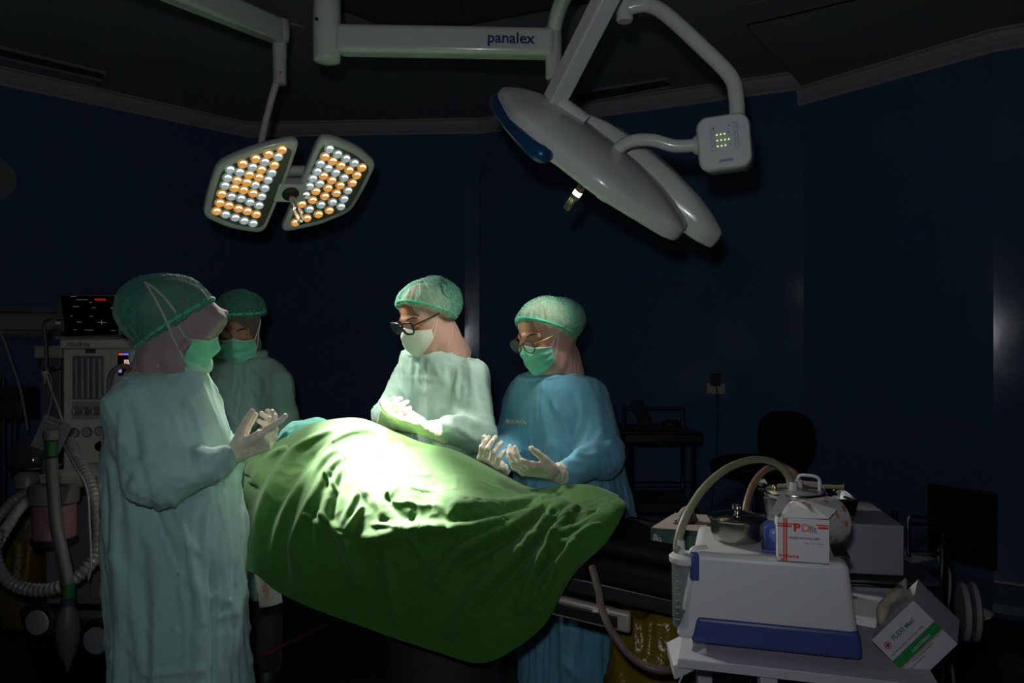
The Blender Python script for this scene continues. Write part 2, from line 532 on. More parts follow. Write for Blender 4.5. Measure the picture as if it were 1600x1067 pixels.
# lowered part of the ceiling on the right
D = [(1.165, 3.83), (1.80, 4.76), WP[4], WP[5], WP[6], (4.2, 2.2), (3.6, 2.145)]
S(MB().prism([(x, y, H_DROP) for x, y in D], (0, 0, H_CEIL - H_DROP - 0.001)).build('trim_3', M_ceil))
def trim(name, pts, prof, z0, m, flip=False):
    """moulding swept along pts; prof = (inward offset, height) list"""
    P = [Vector((*p, 0)) for p in pts]; rings = []
    for i, p in enumerate(P):
        ts = []
        if i > 0: ts.append((P[i] - P[i - 1]).normalized())
        if i < len(P) - 1: ts.append((P[i + 1] - P[i]).normalized())
        ns = [Vector((t.y, -t.x, 0)) for t in ts]
        n = sum(ns, Vector((0, 0, 0))).normalized(); k = 1 / max(0.3, n.dot(ns[0]))
        rings.append([p + n * k * o + Vector((0, 0, z0 + h)) for o, h in prof])
    V = [v for r in rings for v in r]; n = len(prof); F = []
    for i in range(len(P) - 1):
        for k in range(n):
            a = i * n + k; b = i * n + (k + 1) % n
            F.append((a, a + n, b + n, b))
    F += [tuple(range(n)), tuple((len(P) - 1) * n + k for k in range(n - 1, -1, -1))]
    o = mesh_obj(name, V, F, m)
    bm = bmesh.new(); bm.from_mesh(o.data); bmesh.ops.recalc_face_normals(bm, faces=bm.faces); bm.to_mesh(o.data); bm.free()
    return S(o)
CR = [(0, 0), (0.012, 0), (0.014, 0.012), (0.035, 0.03), (0.055, 0.06), (0.062, 0.085), (0.078, 0.09), (0.078, 0.10), (0, 0.10)]
trim('trim_1', WP[:5], CR, H_CEIL - 0.10, M_crown)
trim('trim_2', [(1.80, 4.835)] + WP[4:], CR, H_DROP - 0.10, M_crown)
trim('trim_4', [(3.6, 2.145), (1.165, 3.83)], [(0, 0), (0.02, 0.0), (0.03, 0.03), (0.045, 0.06), (0.05, 0.095), (0, 0.095)], H_DROP, M_crown)
BB = [(0, 0), (0.05, 0), (0.03, 0.02), (0.014, 0.06), (0.012, 0.16), (0.0, 0.17)]
M_base = mat('cove_base', (0.07, 0.12, 0.21), 0.4)
trim('baseboard_back', WP, BB, 0, M_base)
t5 = trim('trim_5', WP[5:], [(0, 0), (0.016, 0), (0.016, 0.012), (0, 0.012)], 0.168, M_white2)
M_ventd = mat('vent_dark', (0.045, 0.047, 0.05), 0.7)
def strip_vent(P, label, nslat):
    e = empty('ceiling_vent', (P[0] + P[2]) / 2, label, 'vent')
    MB().prism([p + Vector((0, 0, -0.004)) for p in P], (0, 0, 0.004)).build('backing', M_ventd, e)
    f = MB()
    for i in range(4):
        a, b = P[i], P[(i + 1) % 4]; f.tube([a + Vector((0, 0, -.008)), b + Vector((0, 0, -.008))], 0.010, 6)
    f.build('frame', M_ceil, e)
    s = MB()
    for k in range(1, nslat):
        t = k / nslat; s.tube([P[0].lerp(P[3], t) + Vector((0, 0, -.008)), P[1].lerp(P[2], t) + Vector((0, 0, -.008))], 0.004, 4)
    s.build('slats', M_ventd, e)
zc = Vector((0, 0, H_CEIL))
strip_vent([Vector((x, y, H_CEIL)) for x, y in ((-3.2, 4.05), (-2.53, 4.78), (-2.62, 4.92), (-3.32, 4.2))], 'long dark slot vent in the ceiling by the left wall', 4)
strip_vent([Vector((x, y, H_CEIL)) for x, y in ((0.39, 5.19), (0.98, 4.89), (1.06, 5.03), (0.48, 5.40))], 'dark slot vent in the ceiling behind the unlit surgical lamp', 4)
# large filter field in the ceiling above the table
e = empty('ceiling_filter_panel', (-0.3, 3.2, H_CEIL), 'large dark air filter field in the ceiling above the operating table', 'vent')
Pq = [Vector((x, y, H_CEIL)) for x, y in ((-0.55, 4.15), (0.9, 3.53), (1.0, 2.2), (-1.5, 1.7), (-1.6, 3.06))]
MB().prism([p - Vector((0, 0, .006)) for p in Pq], (0, 0, .006)).build('filter_sheet', mat('filter_sheet', (0.10, 0.10, 0.105), 0.8), e)
f = MB()
for i in range(5):
    f.tube([Pq[i] - Vector((0, 0, .012)), Pq[(i + 1) % 5] - Vector((0, 0, .012))], 0.016, 4)
f.tube([Vector((-.25, 3.9, H_CEIL - .01)), Vector((-.25, 2.1, H_CEIL - .01))], 0.012, 4)
f.tube([Vector((-1.4, 3.1, H_CEIL - .01)), Vector((.9, 3.1, H_CEIL - .01))], 0.012, 4)
f.build('frame', M_ventd, e)
p = at(455, 45, 4.13)
tag(MB().lathe((p.x, p.y, H_CEIL - .012), [(0.085, 0), (0.085, .012)], 32).build('ceiling_cover_plate', M_ceil, smooth=True), 'round cover plate in the ceiling beside the lit lamp arm', 'cover plate')
# return air grille low in the right wall
def on_wall(a, b, px, z, out=0.0):
    """point of wall a-b seen in column px"""
    a, b = Vector(a), Vector(b); s = (px - 800) / FOC
    t = (s * a.y - a.x) / ((b.x - a.x) - s * (b.y - a.y))
    q = a.lerp(b, t); d = (b - a).normalized(); n = Vector((d.y, -d.x))
    return Vector((q.x + n.x * out, q.y + n.y * out, z))
A, B = WP[4], WP[5]
q = [on_wall(A, B, 1454, .62), on_wall(A, B, 1556, .62), on_wall(A, B, 1556, .235), on_wall(A, B, 1454, .235)]
e = empty('return_air_grille', (q[2] + q[3]) / 2, 'black return air grille set low in the right wall', 'vent')
nn = Vector(((B[1] - A[1]), -(B[0] - A[0]), 0)).normalized()
MB().prism(q, nn * 0.006).build('backing', mat('grille_black', (0.008, 0.008, 0.008), 0.6), e)
f = MB()
for i in range(4): f.tube([q[i] + nn * .01, q[(i + 1) % 4] + nn * .01], 0.011, 4)
f.build('frame', mat('grille_frame', (0.03, 0.03, 0.035), 0.5), e)
f = MB()
for k in range(1, 16):
    t = k / 16; f.tube([q[0].lerp(q[3], t) + nn * .012, q[1].lerp(q[2], t) + nn * .012], 0.004, 4)
f.build('slats', mat('grille_black', (0, 0, 0)), e)
# wall socket with black charger and cord
A, B = WP[3], WP[4]
tw = (Vector(B) - Vector(A)).normalized(); tw = Vector((tw.x, tw.y, 0)); nw = Vector((tw.y, -tw.x, 0))
c = on_wall(A, B, 1119, 1.09)
e = empty('wall_socket', c, 'cream double wall socket on the blue back wall, above the office chair', 'socket')
o = MB().obox(c - tw * .06 - Vector((0, 0, .035)), tw * .12, nw * .012, (0, 0, .07)).build('face_plate', M_cream, e); bevel(o, .003)
MB().obox(c - tw * .045 - Vector((0, 0, .02)) + nw * .012, tw * .04, nw * .003, (0, 0, .04)).build('outlet', M_white2, e)
c2 = on_wall(A, B, 1120, 1.145)
e = empty('phone_charger', c2, 'black plug-in charger on the wall socket, its cord hanging down', 'charger')
bevel(MB().obox(c2 - tw * .03 - Vector((0, 0, .035)) + nw * .014, tw * .06, nw * .04, (0, 0, .08)).build('charger_body', M_black, e), .004)
MB().tube([on_wall(A, B, 1121, 1.12, .05), on_wall(A, B, 1123, 1.0, .03), on_wall(A, B, 1122, .75, .03), on_wall(A, B, 1118, .5, .04), on_wall(A, B, 1110, .2, .06), on_wall(A, B, 1095, .02, .2)], 0.0035, 8, res=6).build('cord', M_black, e, True)
# round clock at the left edge
A, B = WP[0], WP[1]
c = on_wall(A, B, -14, 2.40)
d = (Vector(B) - Vector(A)).normalized(); n = Vector((d.y, -d.x, 0))
e = empty('wall_clock', c, 'round pale clock high on the left wall, cut by the photo edge', 'clock')
MB().lathe(c, [(0.13, 0), (0.135, .02), (0.125, .03)], 48, n).build('rim', M_grey, e, True)
MB().lathe(c + n * .03, [(0.12, 0), (0.12, .002)], 48, n).build('dial', mat('clock_dial', (.25, .26, .28), .4), e, True)
# ------------------------------------------------------------------ people
def rot(yaw, pitch=0, roll=0):
    """local X = facing, Y = left, Z = up; pitch > 0 looks down"""
    return np.array(Matrix.Rotation(yaw, 3, 'Z') @ Matrix.Rotation(pitch, 3, 'Y') @ Matrix.Rotation(roll, 3, 'X'))

def sd_head(P):
    d = sd_ell(P, (-.012, 0, .035), (.090, .072, .083))
    d = smin(d, sd_ell(P, (.028, 0, -.032), (.060, .056, .078)), .03)
    d = smin(d, sd_ell(P, (.052, 0, -.092), (.028, .028, .022)), .03)
    for s in (1, -1):
        d = smin(d, sd_ell(P, (.052, s * .036, -.030), (.026, .022, .024)), .02)
        d = smin(d, sd_cap(P, (.078, s * .008, .020), (.066, s * .046, .018), .010, .008), .014)
        d = smax(d, -sd_ell(P, (.094, s * .031, -.001), (.016, .017, .012)), .012)
        d = smin(d, sd_ell(P, (.0675, s * .031, -.002), (.0145, .0165, .0125)), .003)
    d = smin(d, sd_cap(P, (.083, 0, .008), (.100, 0, -.030), .0065, .0095), .012)
    for s in (1, -1): d = smin(d, sd_ell(P, (.094, s * .010, -.034), (.010, .008, .007)), .006)
    d = smin(d, sd_ell(P, (.084, 0, -.060), (.009, .022, .0055)), .006)
    d = smin(d, sd_ell(P, (.082, 0, -.069), (.009, .018, .006)), .005)
    d = smin(d, sd_cap(P, (-.02, 0, -.06), (-.035, 0, -.17), .050, .054), .03)
    return d
def sd_hijab(P, visor=0.0, oz=(-.012, .078), tail=None, open_w=.056, nape=(-.04, 0, -.175), nr=.072):
    d = sd_ell(P, (-.014, 0, .034), (.097, .080, .089))
    d = smin(d, sd_ell(P, (.008, 0, -.050), (.074, .071, .085)), .03)
    d = smin(d, sd_cap(P, (-.012, 0, -.09), nape, .066, nr), .04)
    if tail is not None:
        d = smin(d, sd_cap(P, tail[0], tail[1], .045, .02, ((0, 1, 0), 1.0)), .05)
    if visor:
        # stiff brim of the headscarf arching over the brow and down the cheeks
        d = smin(d, sd_ell(P, (.055, 0, .020), (.060 + visor * .3, .074, .062)), .02)
        pts = [(.035, .074, -.045), (.075, .066, .0), (.075 + visor * .8, .042, .045), (.075 + visor, 0, .060), (.075 + visor * .8, -.042, .045), (.075, -.066, .0), (.035, -.074, -.045)]
        for a, b in zip(pts[:-1], pts[1:]):
            d = smin(d, sd_cap(P, a, b, .007, .007), .018)
    d = smax(d, -sd_ell(P, (.115 + visor * .5, 0, oz[0]), (.088 + visor * .6, open_w, oz[1])), .006)
    return d

def head_group(root, pos, R, yawspec):
    """face, hijab, cap, mask, glasses, all in head space then placed"""
    pos = np.array(pos)
    W = lambda V: np.asarray(V) @ R.T + pos
    sp = yawspec; seed = sp['seed']
    fh = lambda P: sd_hijab(P, sp.get('visor', 0), sp.get('oz', (-.012, .078)), sp.get('tail'), sp.get('open', .060), sp.get('nape', (-.04, 0, -.175)), sp.get('nr', .072))
    V, F = nets(fh, (-.19, -.16, -.34), (.21, .16, .15), .0045)
    V = lap(V, F, 1)
    N = vnorm(V, F)
    fz = np.clip((-.02 - V[:, 2]) / .08, 0.15, 1)
    # folds sweep down from the temple to the nape
    q = np.stack([(V[:, 0] * .9 + V[:, 2] * .45) * 34, V[:, 1] * 12, (V[:, 2] - V[:, 0]) * 7], 1)
    V = V + N * (fz * (.0070 * vnoise(q, seed) + .0032 * np.clip(ridge(q * 1.6, seed + 5), -.3, 1)))[:, None]
    mesh_obj('hijab', W(V), F, sp['hijab_mat'], root, True)
    # --- cap
    cc = np.array(sp.get('cap_c', (-.036, 0, .062))); cr = np.array(sp.get('cap_r', (.118, .103, .088)))
    tilt = sp.get('cap_tilt', .52)
    pn = np.array([-math.sin(tilt), 0, math.cos(tilt)]); po = np.array(sp.get('cap_o', (-.02, 0, .030)))
    def fc(P):
        d = smin(sd_ell(P, cc, cr), sd_ell(P, (-.012, 0, .034), (.104, .087, .096)), .015)
        return smax(d, -((P - po) @ pn), .012)
    V, F = nets(fc, (-.20, -.15, -.13), (.16, .15, .19), .004)
    N = vnorm(V, F)
    rel = V - cc
    az = np.arctan2(rel[:, 1], rel[:, 0] * 1.0)
    hgt = (V - po) @ pn
    g = np.clip(1 - hgt / .11, 0, 1)
    q = np.stack([np.cos(az) * 9, np.sin(az) * 9, hgt * 9], 1)
    pl = np.sin(az * 34 + 2.5 * vnoise(q, seed + 2)) * .0016 * (.35 + g) + .0045 * vnoise(rel * 22, seed + 3) + .002 * ridge(np.stack([az * 5, hgt * 18, az * 0], 1), seed + 9)
    V = V + N * pl[:, None]
    cap = mesh_obj('surgical_cap', W(V), F, sp['cap_mat'], root, True)
    # elastic rim: follows the meeting of cap and headscarf
    u = np.cross(pn, (0, 1.0, 0)); u /= np.linalg.norm(u); v = np.array([0, 1.0, 0])
    a = np.linspace(0, 2 * math.pi, 73)[:-1]
    dirs = np.outer(np.cos(a), u) + np.outer(np.sin(a), v)
    o = po + pn * .012
    ring = ray_surf(lambda P: np.minimum(fh(P), fc(P) + .002), o, dirs, .22)
    rn = .0045 + .0015 * np.sin(a * 23)
    mb = MB().tube([Vector(p) for p in W(ring + dirs * .001)], list(rn), 8, closed=True)
    mb.build('elastic_rim', sp['rim_mat'], cap, True)
    # --- mask
    both = lambda P: np.minimum(fh(P), sd_head(P))
    nu, nv = 41, 25
    o = np.array([.0, 0, -.045])
    kf = sp.get('mask') == 'folded'
    V = []
    for i in range(nu):
        s = i / (nu - 1) * 2 - 1
        az_ = s * (1.02 if not kf else 1.05)
        for j in range(nv):
            t = j / (nv - 1)
            if kf:
                top = .30 + .12 * (1 - abs(s)) ** 1.5 - .10 * abs(s); bot = -.78 + .62 * abs(s) ** 1.6
            else:
                top = .27 + .13 * (1 - abs(s)) ** 2 - .03 * abs(s); bot = -.80 + .42 * abs(s) ** 1.8
            el = bot + (top - bot) * t
            V.append((math.cos(az_) * math.cos(el), math.sin(az_) * math.cos(el), math.sin(el)))
    dirs = np.array(V)
    pts = ray_surf(both, o, dirs, .2, 70)
    dist = ((pts - o) * dirs).sum(1).reshape(nu, nv)
    for _ in range(14 if not kf else 30):     # cloth bridges the hollows
        b = dist.copy(); b[1:-1, 1:-1] = (dist[:-2, 1:-1] + dist[2:, 1:-1] + dist[1:-1, :-2] + dist[1:-1, 2:]) / 4
        b[1:-1, 0] = (dist[:-2, 0] + dist[2:, 0] + 2 * dist[1:-1, 0]) / 4; b[1:-1, -1] = (dist[:-2, -1] + dist[2:, -1] + 4 * dist[1:-1, -1]) / 6
        dist = np.maximum(b, dist * .9 + b * .1)
    ss = np.linspace(-1, 1, nu)[:, None]; tt = np.linspace(0, 1, nv)[None, :]
    mid = (1 - ss ** 2) * np.sin(np.pi * tt) ** .7
    if kf: dist = dist + .004 + .012 * mid + .006 * (1 - ss ** 2) ** 2 * np.exp(-((tt - .42) / .22) ** 2)
    else:
        dist = dist + .004 + .006 * mid
        dist += .0022 * np.sin(tt * 2 * math.pi * 3.2 + .8 * ss ** 2) * (1 - ss ** 4)
        dist += .0022 * fbm(np.stack([np.repeat(ss[:, 0] * 4, nv), np.tile(tt[0] * 3, nu), np.full(nu * nv, seed * 1.7)], 1), seed).reshape(nu, nv)
    M = o + dirs * dist.reshape(-1, 1)
    mk = mesh_obj('face_mask', W(M), grid_faces(nu, nv), sp['mask_mat'], root, True); solidify(mk, .0016, 0)
    top = [Vector(p) for p in W(M.reshape(nu, nv, 3)[:, -1])]
    MB().tube(top, .0022, 6).build('nose_band', sp['band_mat'], mk, True)
    # ear loops
    g3 = M.reshape(nu, nv, 3)
    for s, i in ((1, nu - 1), (-1, 0)):
        A0, B0 = g3[i, -2], g3[i, 2]
        en = np.array(sp.get('strap', (-.055, .088, .052))) * (1, s, 1)
        for p0 in (A0, B0):
            seg = []
            for k in range(13):
                t = k / 12; q = p0 * (1 - t) + en * t
                dd = q - o; L = np.linalg.norm(dd)
                sf = ray_surf(lambda P: np.minimum(both(P), fc(P) if sp.get('strap_over') else 1), o, [dd / L], .22)[0]
                seg.append(Vector(W([sf + dd / L * .0025])[0]))
            MB().tube(seg, .0016 if not sp.get('tie') else .0032, 6).build('strap', sp['strap_mat'], mk, True)
    # --- brows and lashes
    for s in (1, -1):
        q = ray_surf(sd_head, (0, 0, .01), [np.array(v) / np.linalg.norm(v) for v in ((.078, s * .012, .012), (.075, s * .022, .017), (.068, s * .036, .018), (.058, s * .048, .012))], .15)
        MB().tube([Vector(p) for p in W(q + (.001, 0, 0))], [.0022, .003, .0026, .001], 8, res=4).build('eyebrow', M_hair, root, True)
        q = ray_surf(sd_head, (0.02, 0, -.004), [np.array(v) / np.linalg.norm(v) for v in ((.06, s * .018, -.0065), (.062, s * .025, -.0095), (.060, s * .032, -.0105), (.054, s * .040, -.008), (.048, s * .046, -.004))], .15)
        MB().tube([Vector(p) for p in W(q)], [.0010, .0017, .0019, .0017, .0008], 8, res=4).build('eyelashes', M_hair, root, True)
    # --- glasses
    if sp.get('glasses'):
        gk = sp['glasses']; gm = gk['mat']
        gz = gk.get('z', -.010); gx = .1075
        gr = MB(); lens = []
        for s in (1, -1):
            P = []
            for k in range(24):
                a_ = 2 * math.pi * k / 24; ca, sa = math.cos(a_), math.sin(a_); e_ = gk['sq']
                yy = gk['w'] * abs(ca) ** e_ * math.copysign(1, ca); zz_ = gk['h'] * abs(sa) ** e_ * math.copysign(1, sa)
                if gk.get('cat') and sa > 0: zz_ += .006 * max(0, ca); yy *= 1.06
                if gk.get('cat') and sa < 0: yy *= .92
                P.append((gx - .10 * abs(yy + .033) * .4 - (zz_ < 0) * .002, s * (.033 + yy), gz + zz_))
            gr.tube([Vector(p) for p in W(P)], gk['r'], 8, closed=True)
            lens.append(P)
        gr.tube([Vector(p) for p in W([(gx - .001, .012, gz + .008), (gx + .001, 0, gz + .011), (gx - .001, -.012, gz + .008)])], gk['r'], 8)
        g = gr.build('glasses', gm, root, True)
        for s, P in zip((1, -1), lens):
            MB().prism([Vector(p) for p in W(P)], Vector(R[:, 0]) * .001).build('lens', M_lens, g)
            e_ = gx - .10 * (gk['w'] + .033) * .4
            tmp = [(e_, s * (.033 + gk['w']), gz + .010), (.075, s * .074, gz + .012), (.03, s * .080, gz + .014), (-.005, s * .082, gz + .014)]
            MB().tube([Vector(p) for p in W(tmp)], gk['r'] * .8, 8).build('temple', gk.get('tmat', gm), g, True)
    return W, fh

def arm_disp(V, N, arms, seed):
    """cloth folds running around and along the sleeves"""
    D = np.zeros(len(V)); wsum = np.zeros(len(V))
    for (S0, E0, W0, rs) in arms:
        for (a, b, r) in ((S0, E0, rs[0]), (E0, W0, rs[1])):
            a, b = A3(a), A3(b); ab = b - a; L = np.linalg.norm(ab); ax = ab / L
            t = (V - a) @ ax; q = V - a - np.outer(t, ax); rad = np.linalg.norm(q, axis=1)
            w = np.exp(-np.maximum(rad - r * 1.1, 0) ** 2 / (.03 ** 2)) * ((t > -.05) & (t < L + .05))
            u = np.cross(ax, (0, 0, 1.0)); u /= np.linalg.norm(u) + 1e-9; v = np.cross(ax, u)
            C = np.stack([q @ u * 26, q @ v * 26, t * 9], 1)
            bend = np.exp(-((V - A3(E0)) ** 2).sum(1) / (.085 ** 2))
            C2 = np.stack([q @ u * 14, q @ v * 14, t * 42 + (q @ u) * 20], 1)
            f = .0050 * np.clip(ridge(C, seed), 0, 1) + .0030 * np.clip(ridge(C * 1.9, seed + 4), 0, 1) ** 2 + .0085 * bend * np.clip(ridge(C2, seed + 1), -.2, 1)
            wr = np.exp(-((V - A3(W0)) ** 2).sum(1) / (.06 ** 2))
            f += .003 * wr * vnoise(C2 * 1.2, seed + 2)
            D += w * f; wsum += w
    return D / np.maximum(wsum, 1), np.clip(wsum, 0, 1)

def gown(root, rows, yaw, arms, m, seed, folds=(), h=.008, collar=None, extra=None, neck_r=.075):
    rowsw = [(z, cx, cy, a, b) for (z, cx, cy, a, b) in rows]
    def f(P):
        d = sd_loft(P, rowsw, yaw)
        for (S0, E0, W0, rs) in arms:
            e = smin(sd_cap(P, S0, E0, rs[0], rs[1]), sd_cap(P, E0, W0, rs[1], rs[2]), .03)
            d = smin(d, e, .035)
        if extra: d = extra(P, d)
        return d
    pts = np.array([A3(p) for a in arms for p in a[:3]] + [(r[1] + s * .24, r[2] + t * .24, r[0]) for r in rows for s in (1, -1) for t in (1, -1)])
    lo = pts.min(0) - .06; hi = pts.max(0) + .06; lo[2] = rows_min(rows) - .02
    hi[2] = max(r[0] for r in rows) + .03
    V, F = nets(f, lo, hi, h)
    V = lap(V, F, 1)
    N = vnorm(V, F)
    da, wa = arm_disp(V, N, arms, seed)
    top = max(r[0] for r in rows)
    down = np.clip((top - .12 - V[:, 2]) / .5, 0, 1)
    c = np.array([np.mean([r[1] for r in rows]), np.mean([r[2] for r in rows])])
    az = np.arctan2(V[:, 1] - c[1], V[:, 0] - c[0])
    q = np.stack([np.cos(az) * 3.6, np.sin(az) * 3.6, V[:, 2] * 1.1], 1)
    big = .013 * down * vnoise(q * 1.5, seed + 11) + .0065 * down * ridge(q * 2.6, seed + 12)
    q2 = np.stack([V[:, 0] * 13, V[:, 1] * 13, V[:, 2] * 6 + V[:, 0] * 6], 1)
    mid = .0065 * vnoise(q2, seed + 13) + .0060 * np.clip(ridge(q2 * 1.7 + 3.1, seed + 14), 0, 1) ** 2
    q4 = np.stack([V[:, 0] * 30, V[:, 1] * 30, V[:, 2] * 7 + V[:, 0] * 8], 1)
    mid = mid + .0055 * np.clip(ridge(q4, seed + 16), 0, 1) ** 2 * np.clip(vnoise(V * 5, seed + 17) + .6, 0, 1)
    q3 = np.stack([V[:, 0] * 9 + V[:, 2] * 5, V[:, 1] * 9, V[:, 2] * 26 - V[:, 0] * 8], 1)
    low = .003 * np.clip(down - .4, 0, 1) * np.clip(ridge(q3, seed + 15), 0, 1) ** 2
    D = (big + mid + low) * (1 - wa * .8) + da
    V = V + N * D[:, None]
    if folds:
        N = vnorm(V, F); V = pix_folds(V, N, folds)
    g = mesh_obj('gown', V, F, m, root, True)
    return g, f
def rows_min(rows): return min(r[0] for r in rows)

def ring_tube(name, c, yaw, a, b, r, m, parent, tilt=0.0, wob=.003, seed=0, flat=2.2):
    """collar or cuff band"""
    n = 48; V = []; k = 10
    for i in range(n):
        t = 2 * math.pi * i / n
        ca, sa = math.cos(t), math.sin(t)
        x, y = a * ca, b * sa; z = tilt * ca * a
        wx = wob * math.sin(t * 7 + seed)
        for j in range(k):
            p = 2 * math.pi * j / k
            rr = r * math.cos(p); zz = r * flat * math.sin(p)
            X, Y = x * (1 + (rr + wx) / a), y * (1 + (rr + wx) / b)
            V.append((c[0] + X * math.cos(yaw) - Y * math.sin(yaw), c[1] + X * math.sin(yaw) + Y * math.cos(yaw), c[2] + z + zz))
    return mesh_obj(name, V, [(i * k + j, ((i + 1) % n) * k + j, ((i + 1) % n) * k + (j + 1) % k, i * k + (j + 1) % k) for i in range(n) for j in range(k)], m, parent, True)

def body(root, head_pos, R, yaw, rows, arms, m, foot_z=0.0):
    """continuous body under the clothes: face in fine mesh, trunk, arms and legs below"""
    pos = np.array(head_pos)
    V1, F1 = nets(sd_head, (-.13, -.11, -.20), (.13, .11, .14), .0032)
    V1 = V1 @ R.T + pos
    nb = pos + R @ np.array((-.035, 0, -.15))
    lo_rows = [r for r in rows if r[0] > .85]
    def f(P):
        r2 = [(z, cx, cy, a * .72, b * .74) for z, cx, cy, a, b in lo_rows]
        d = sd_loft(P, r2, yaw)
        top = max(lo_rows)
        d = smin(d, sd_cap(P, nb, (top[1], top[2], top[0] - .06), .048, .06), .03)
        for (S0, E0, W0, rs) in arms:
            d = smin(d, smin(sd_cap(P, S0, E0, .034, .027), sd_cap(P, E0, W0, .026, .018), .02), .03)
        hp = min(lo_rows); lat = np.array((-math.sin(yaw), math.cos(yaw)))
        for s in (1, -1):
            hx = np.array((hp[1], hp[2])) + lat * s * .075; kx = hx + lat * s * .01
            hip, kn, an = (*hx, .86), (*kx, .46), (*kx, .09)
            d = smin(d, sd_cap(P, hip, kn, .078, .052), .03); d = smin(d, sd_cap(P, kn, an, .052, .034), .02)
        return d
    pts = np.array([A3(p) for a in arms for p in a[:3]] + [(r[1] + s * .2, r[2] + t * .2, r[0]) for r in rows for s in (1, -1) for t in (1, -1)])
    lo = pts.min(0) - .06; hi = pts.max(0) + .06; lo[2] = .04; hi[2] = nb[2] + .06
    V2, F2 = nets(f, lo, hi, .013)
    V = np.concatenate([V1, V2]); F = np.concatenate([F1, F2 + len(V1)])
    mesh_obj('body', V, F, m, root, True)
    hp = min(lo_rows); lat = np.array((-math.sin(yaw), math.cos(yaw))); fw = np.array((math.cos(yaw), math.sin(yaw)))
    def ft(P):
        d = None
        for s in (1, -1):
            hx = np.array((hp[1], hp[2])) + lat * s * .075; kx = hx + lat * s * .01
            e = smin(sd_cap(P, (*hx, .84), (*kx, .46), .084, .064), sd_cap(P, (*kx, .46), (*kx, .12), .064, .058), .02)
            d = e if d is None else smin(d, e, .02)
        return smax(smax(d, P[:, 2] - .86, .01), .075 - P[:, 2], .004)
    VT, FT = nets(ft, (hp[1] - .24, hp[2] - .24, .05), (hp[1] + .24, hp[2] + .24, .90), .012)
    mesh_obj('trousers', VT, FT, fabric('trouser_dark', (.02, .03, .03), crease=.4), root, True)
    for s in (1, -1):
        c = np.array((hp[1], hp[2])) + lat * s * .085
        def fs(P):
            a = (*(c - fw * .05), .035); b = (*(c + fw * .13), .028)
            d = sd_cap(P, a, b, .036, .040)
            d = smin(d, sd_cap(P, (*(c - fw * .03), .07), (*(c + fw * .02), .08), .036, .036), .02)
            return smax(d, -(P[:, 2] - .001), .004)
        V, F = nets(fs, (c[0] - .22, c[1] - .22, -.01), (c[0] + .22, c[1] + .22, .14), .008)
        mesh_obj('shoe', V, F, mat('clog_rubber', (.02, .05, .04), .5), root, True)

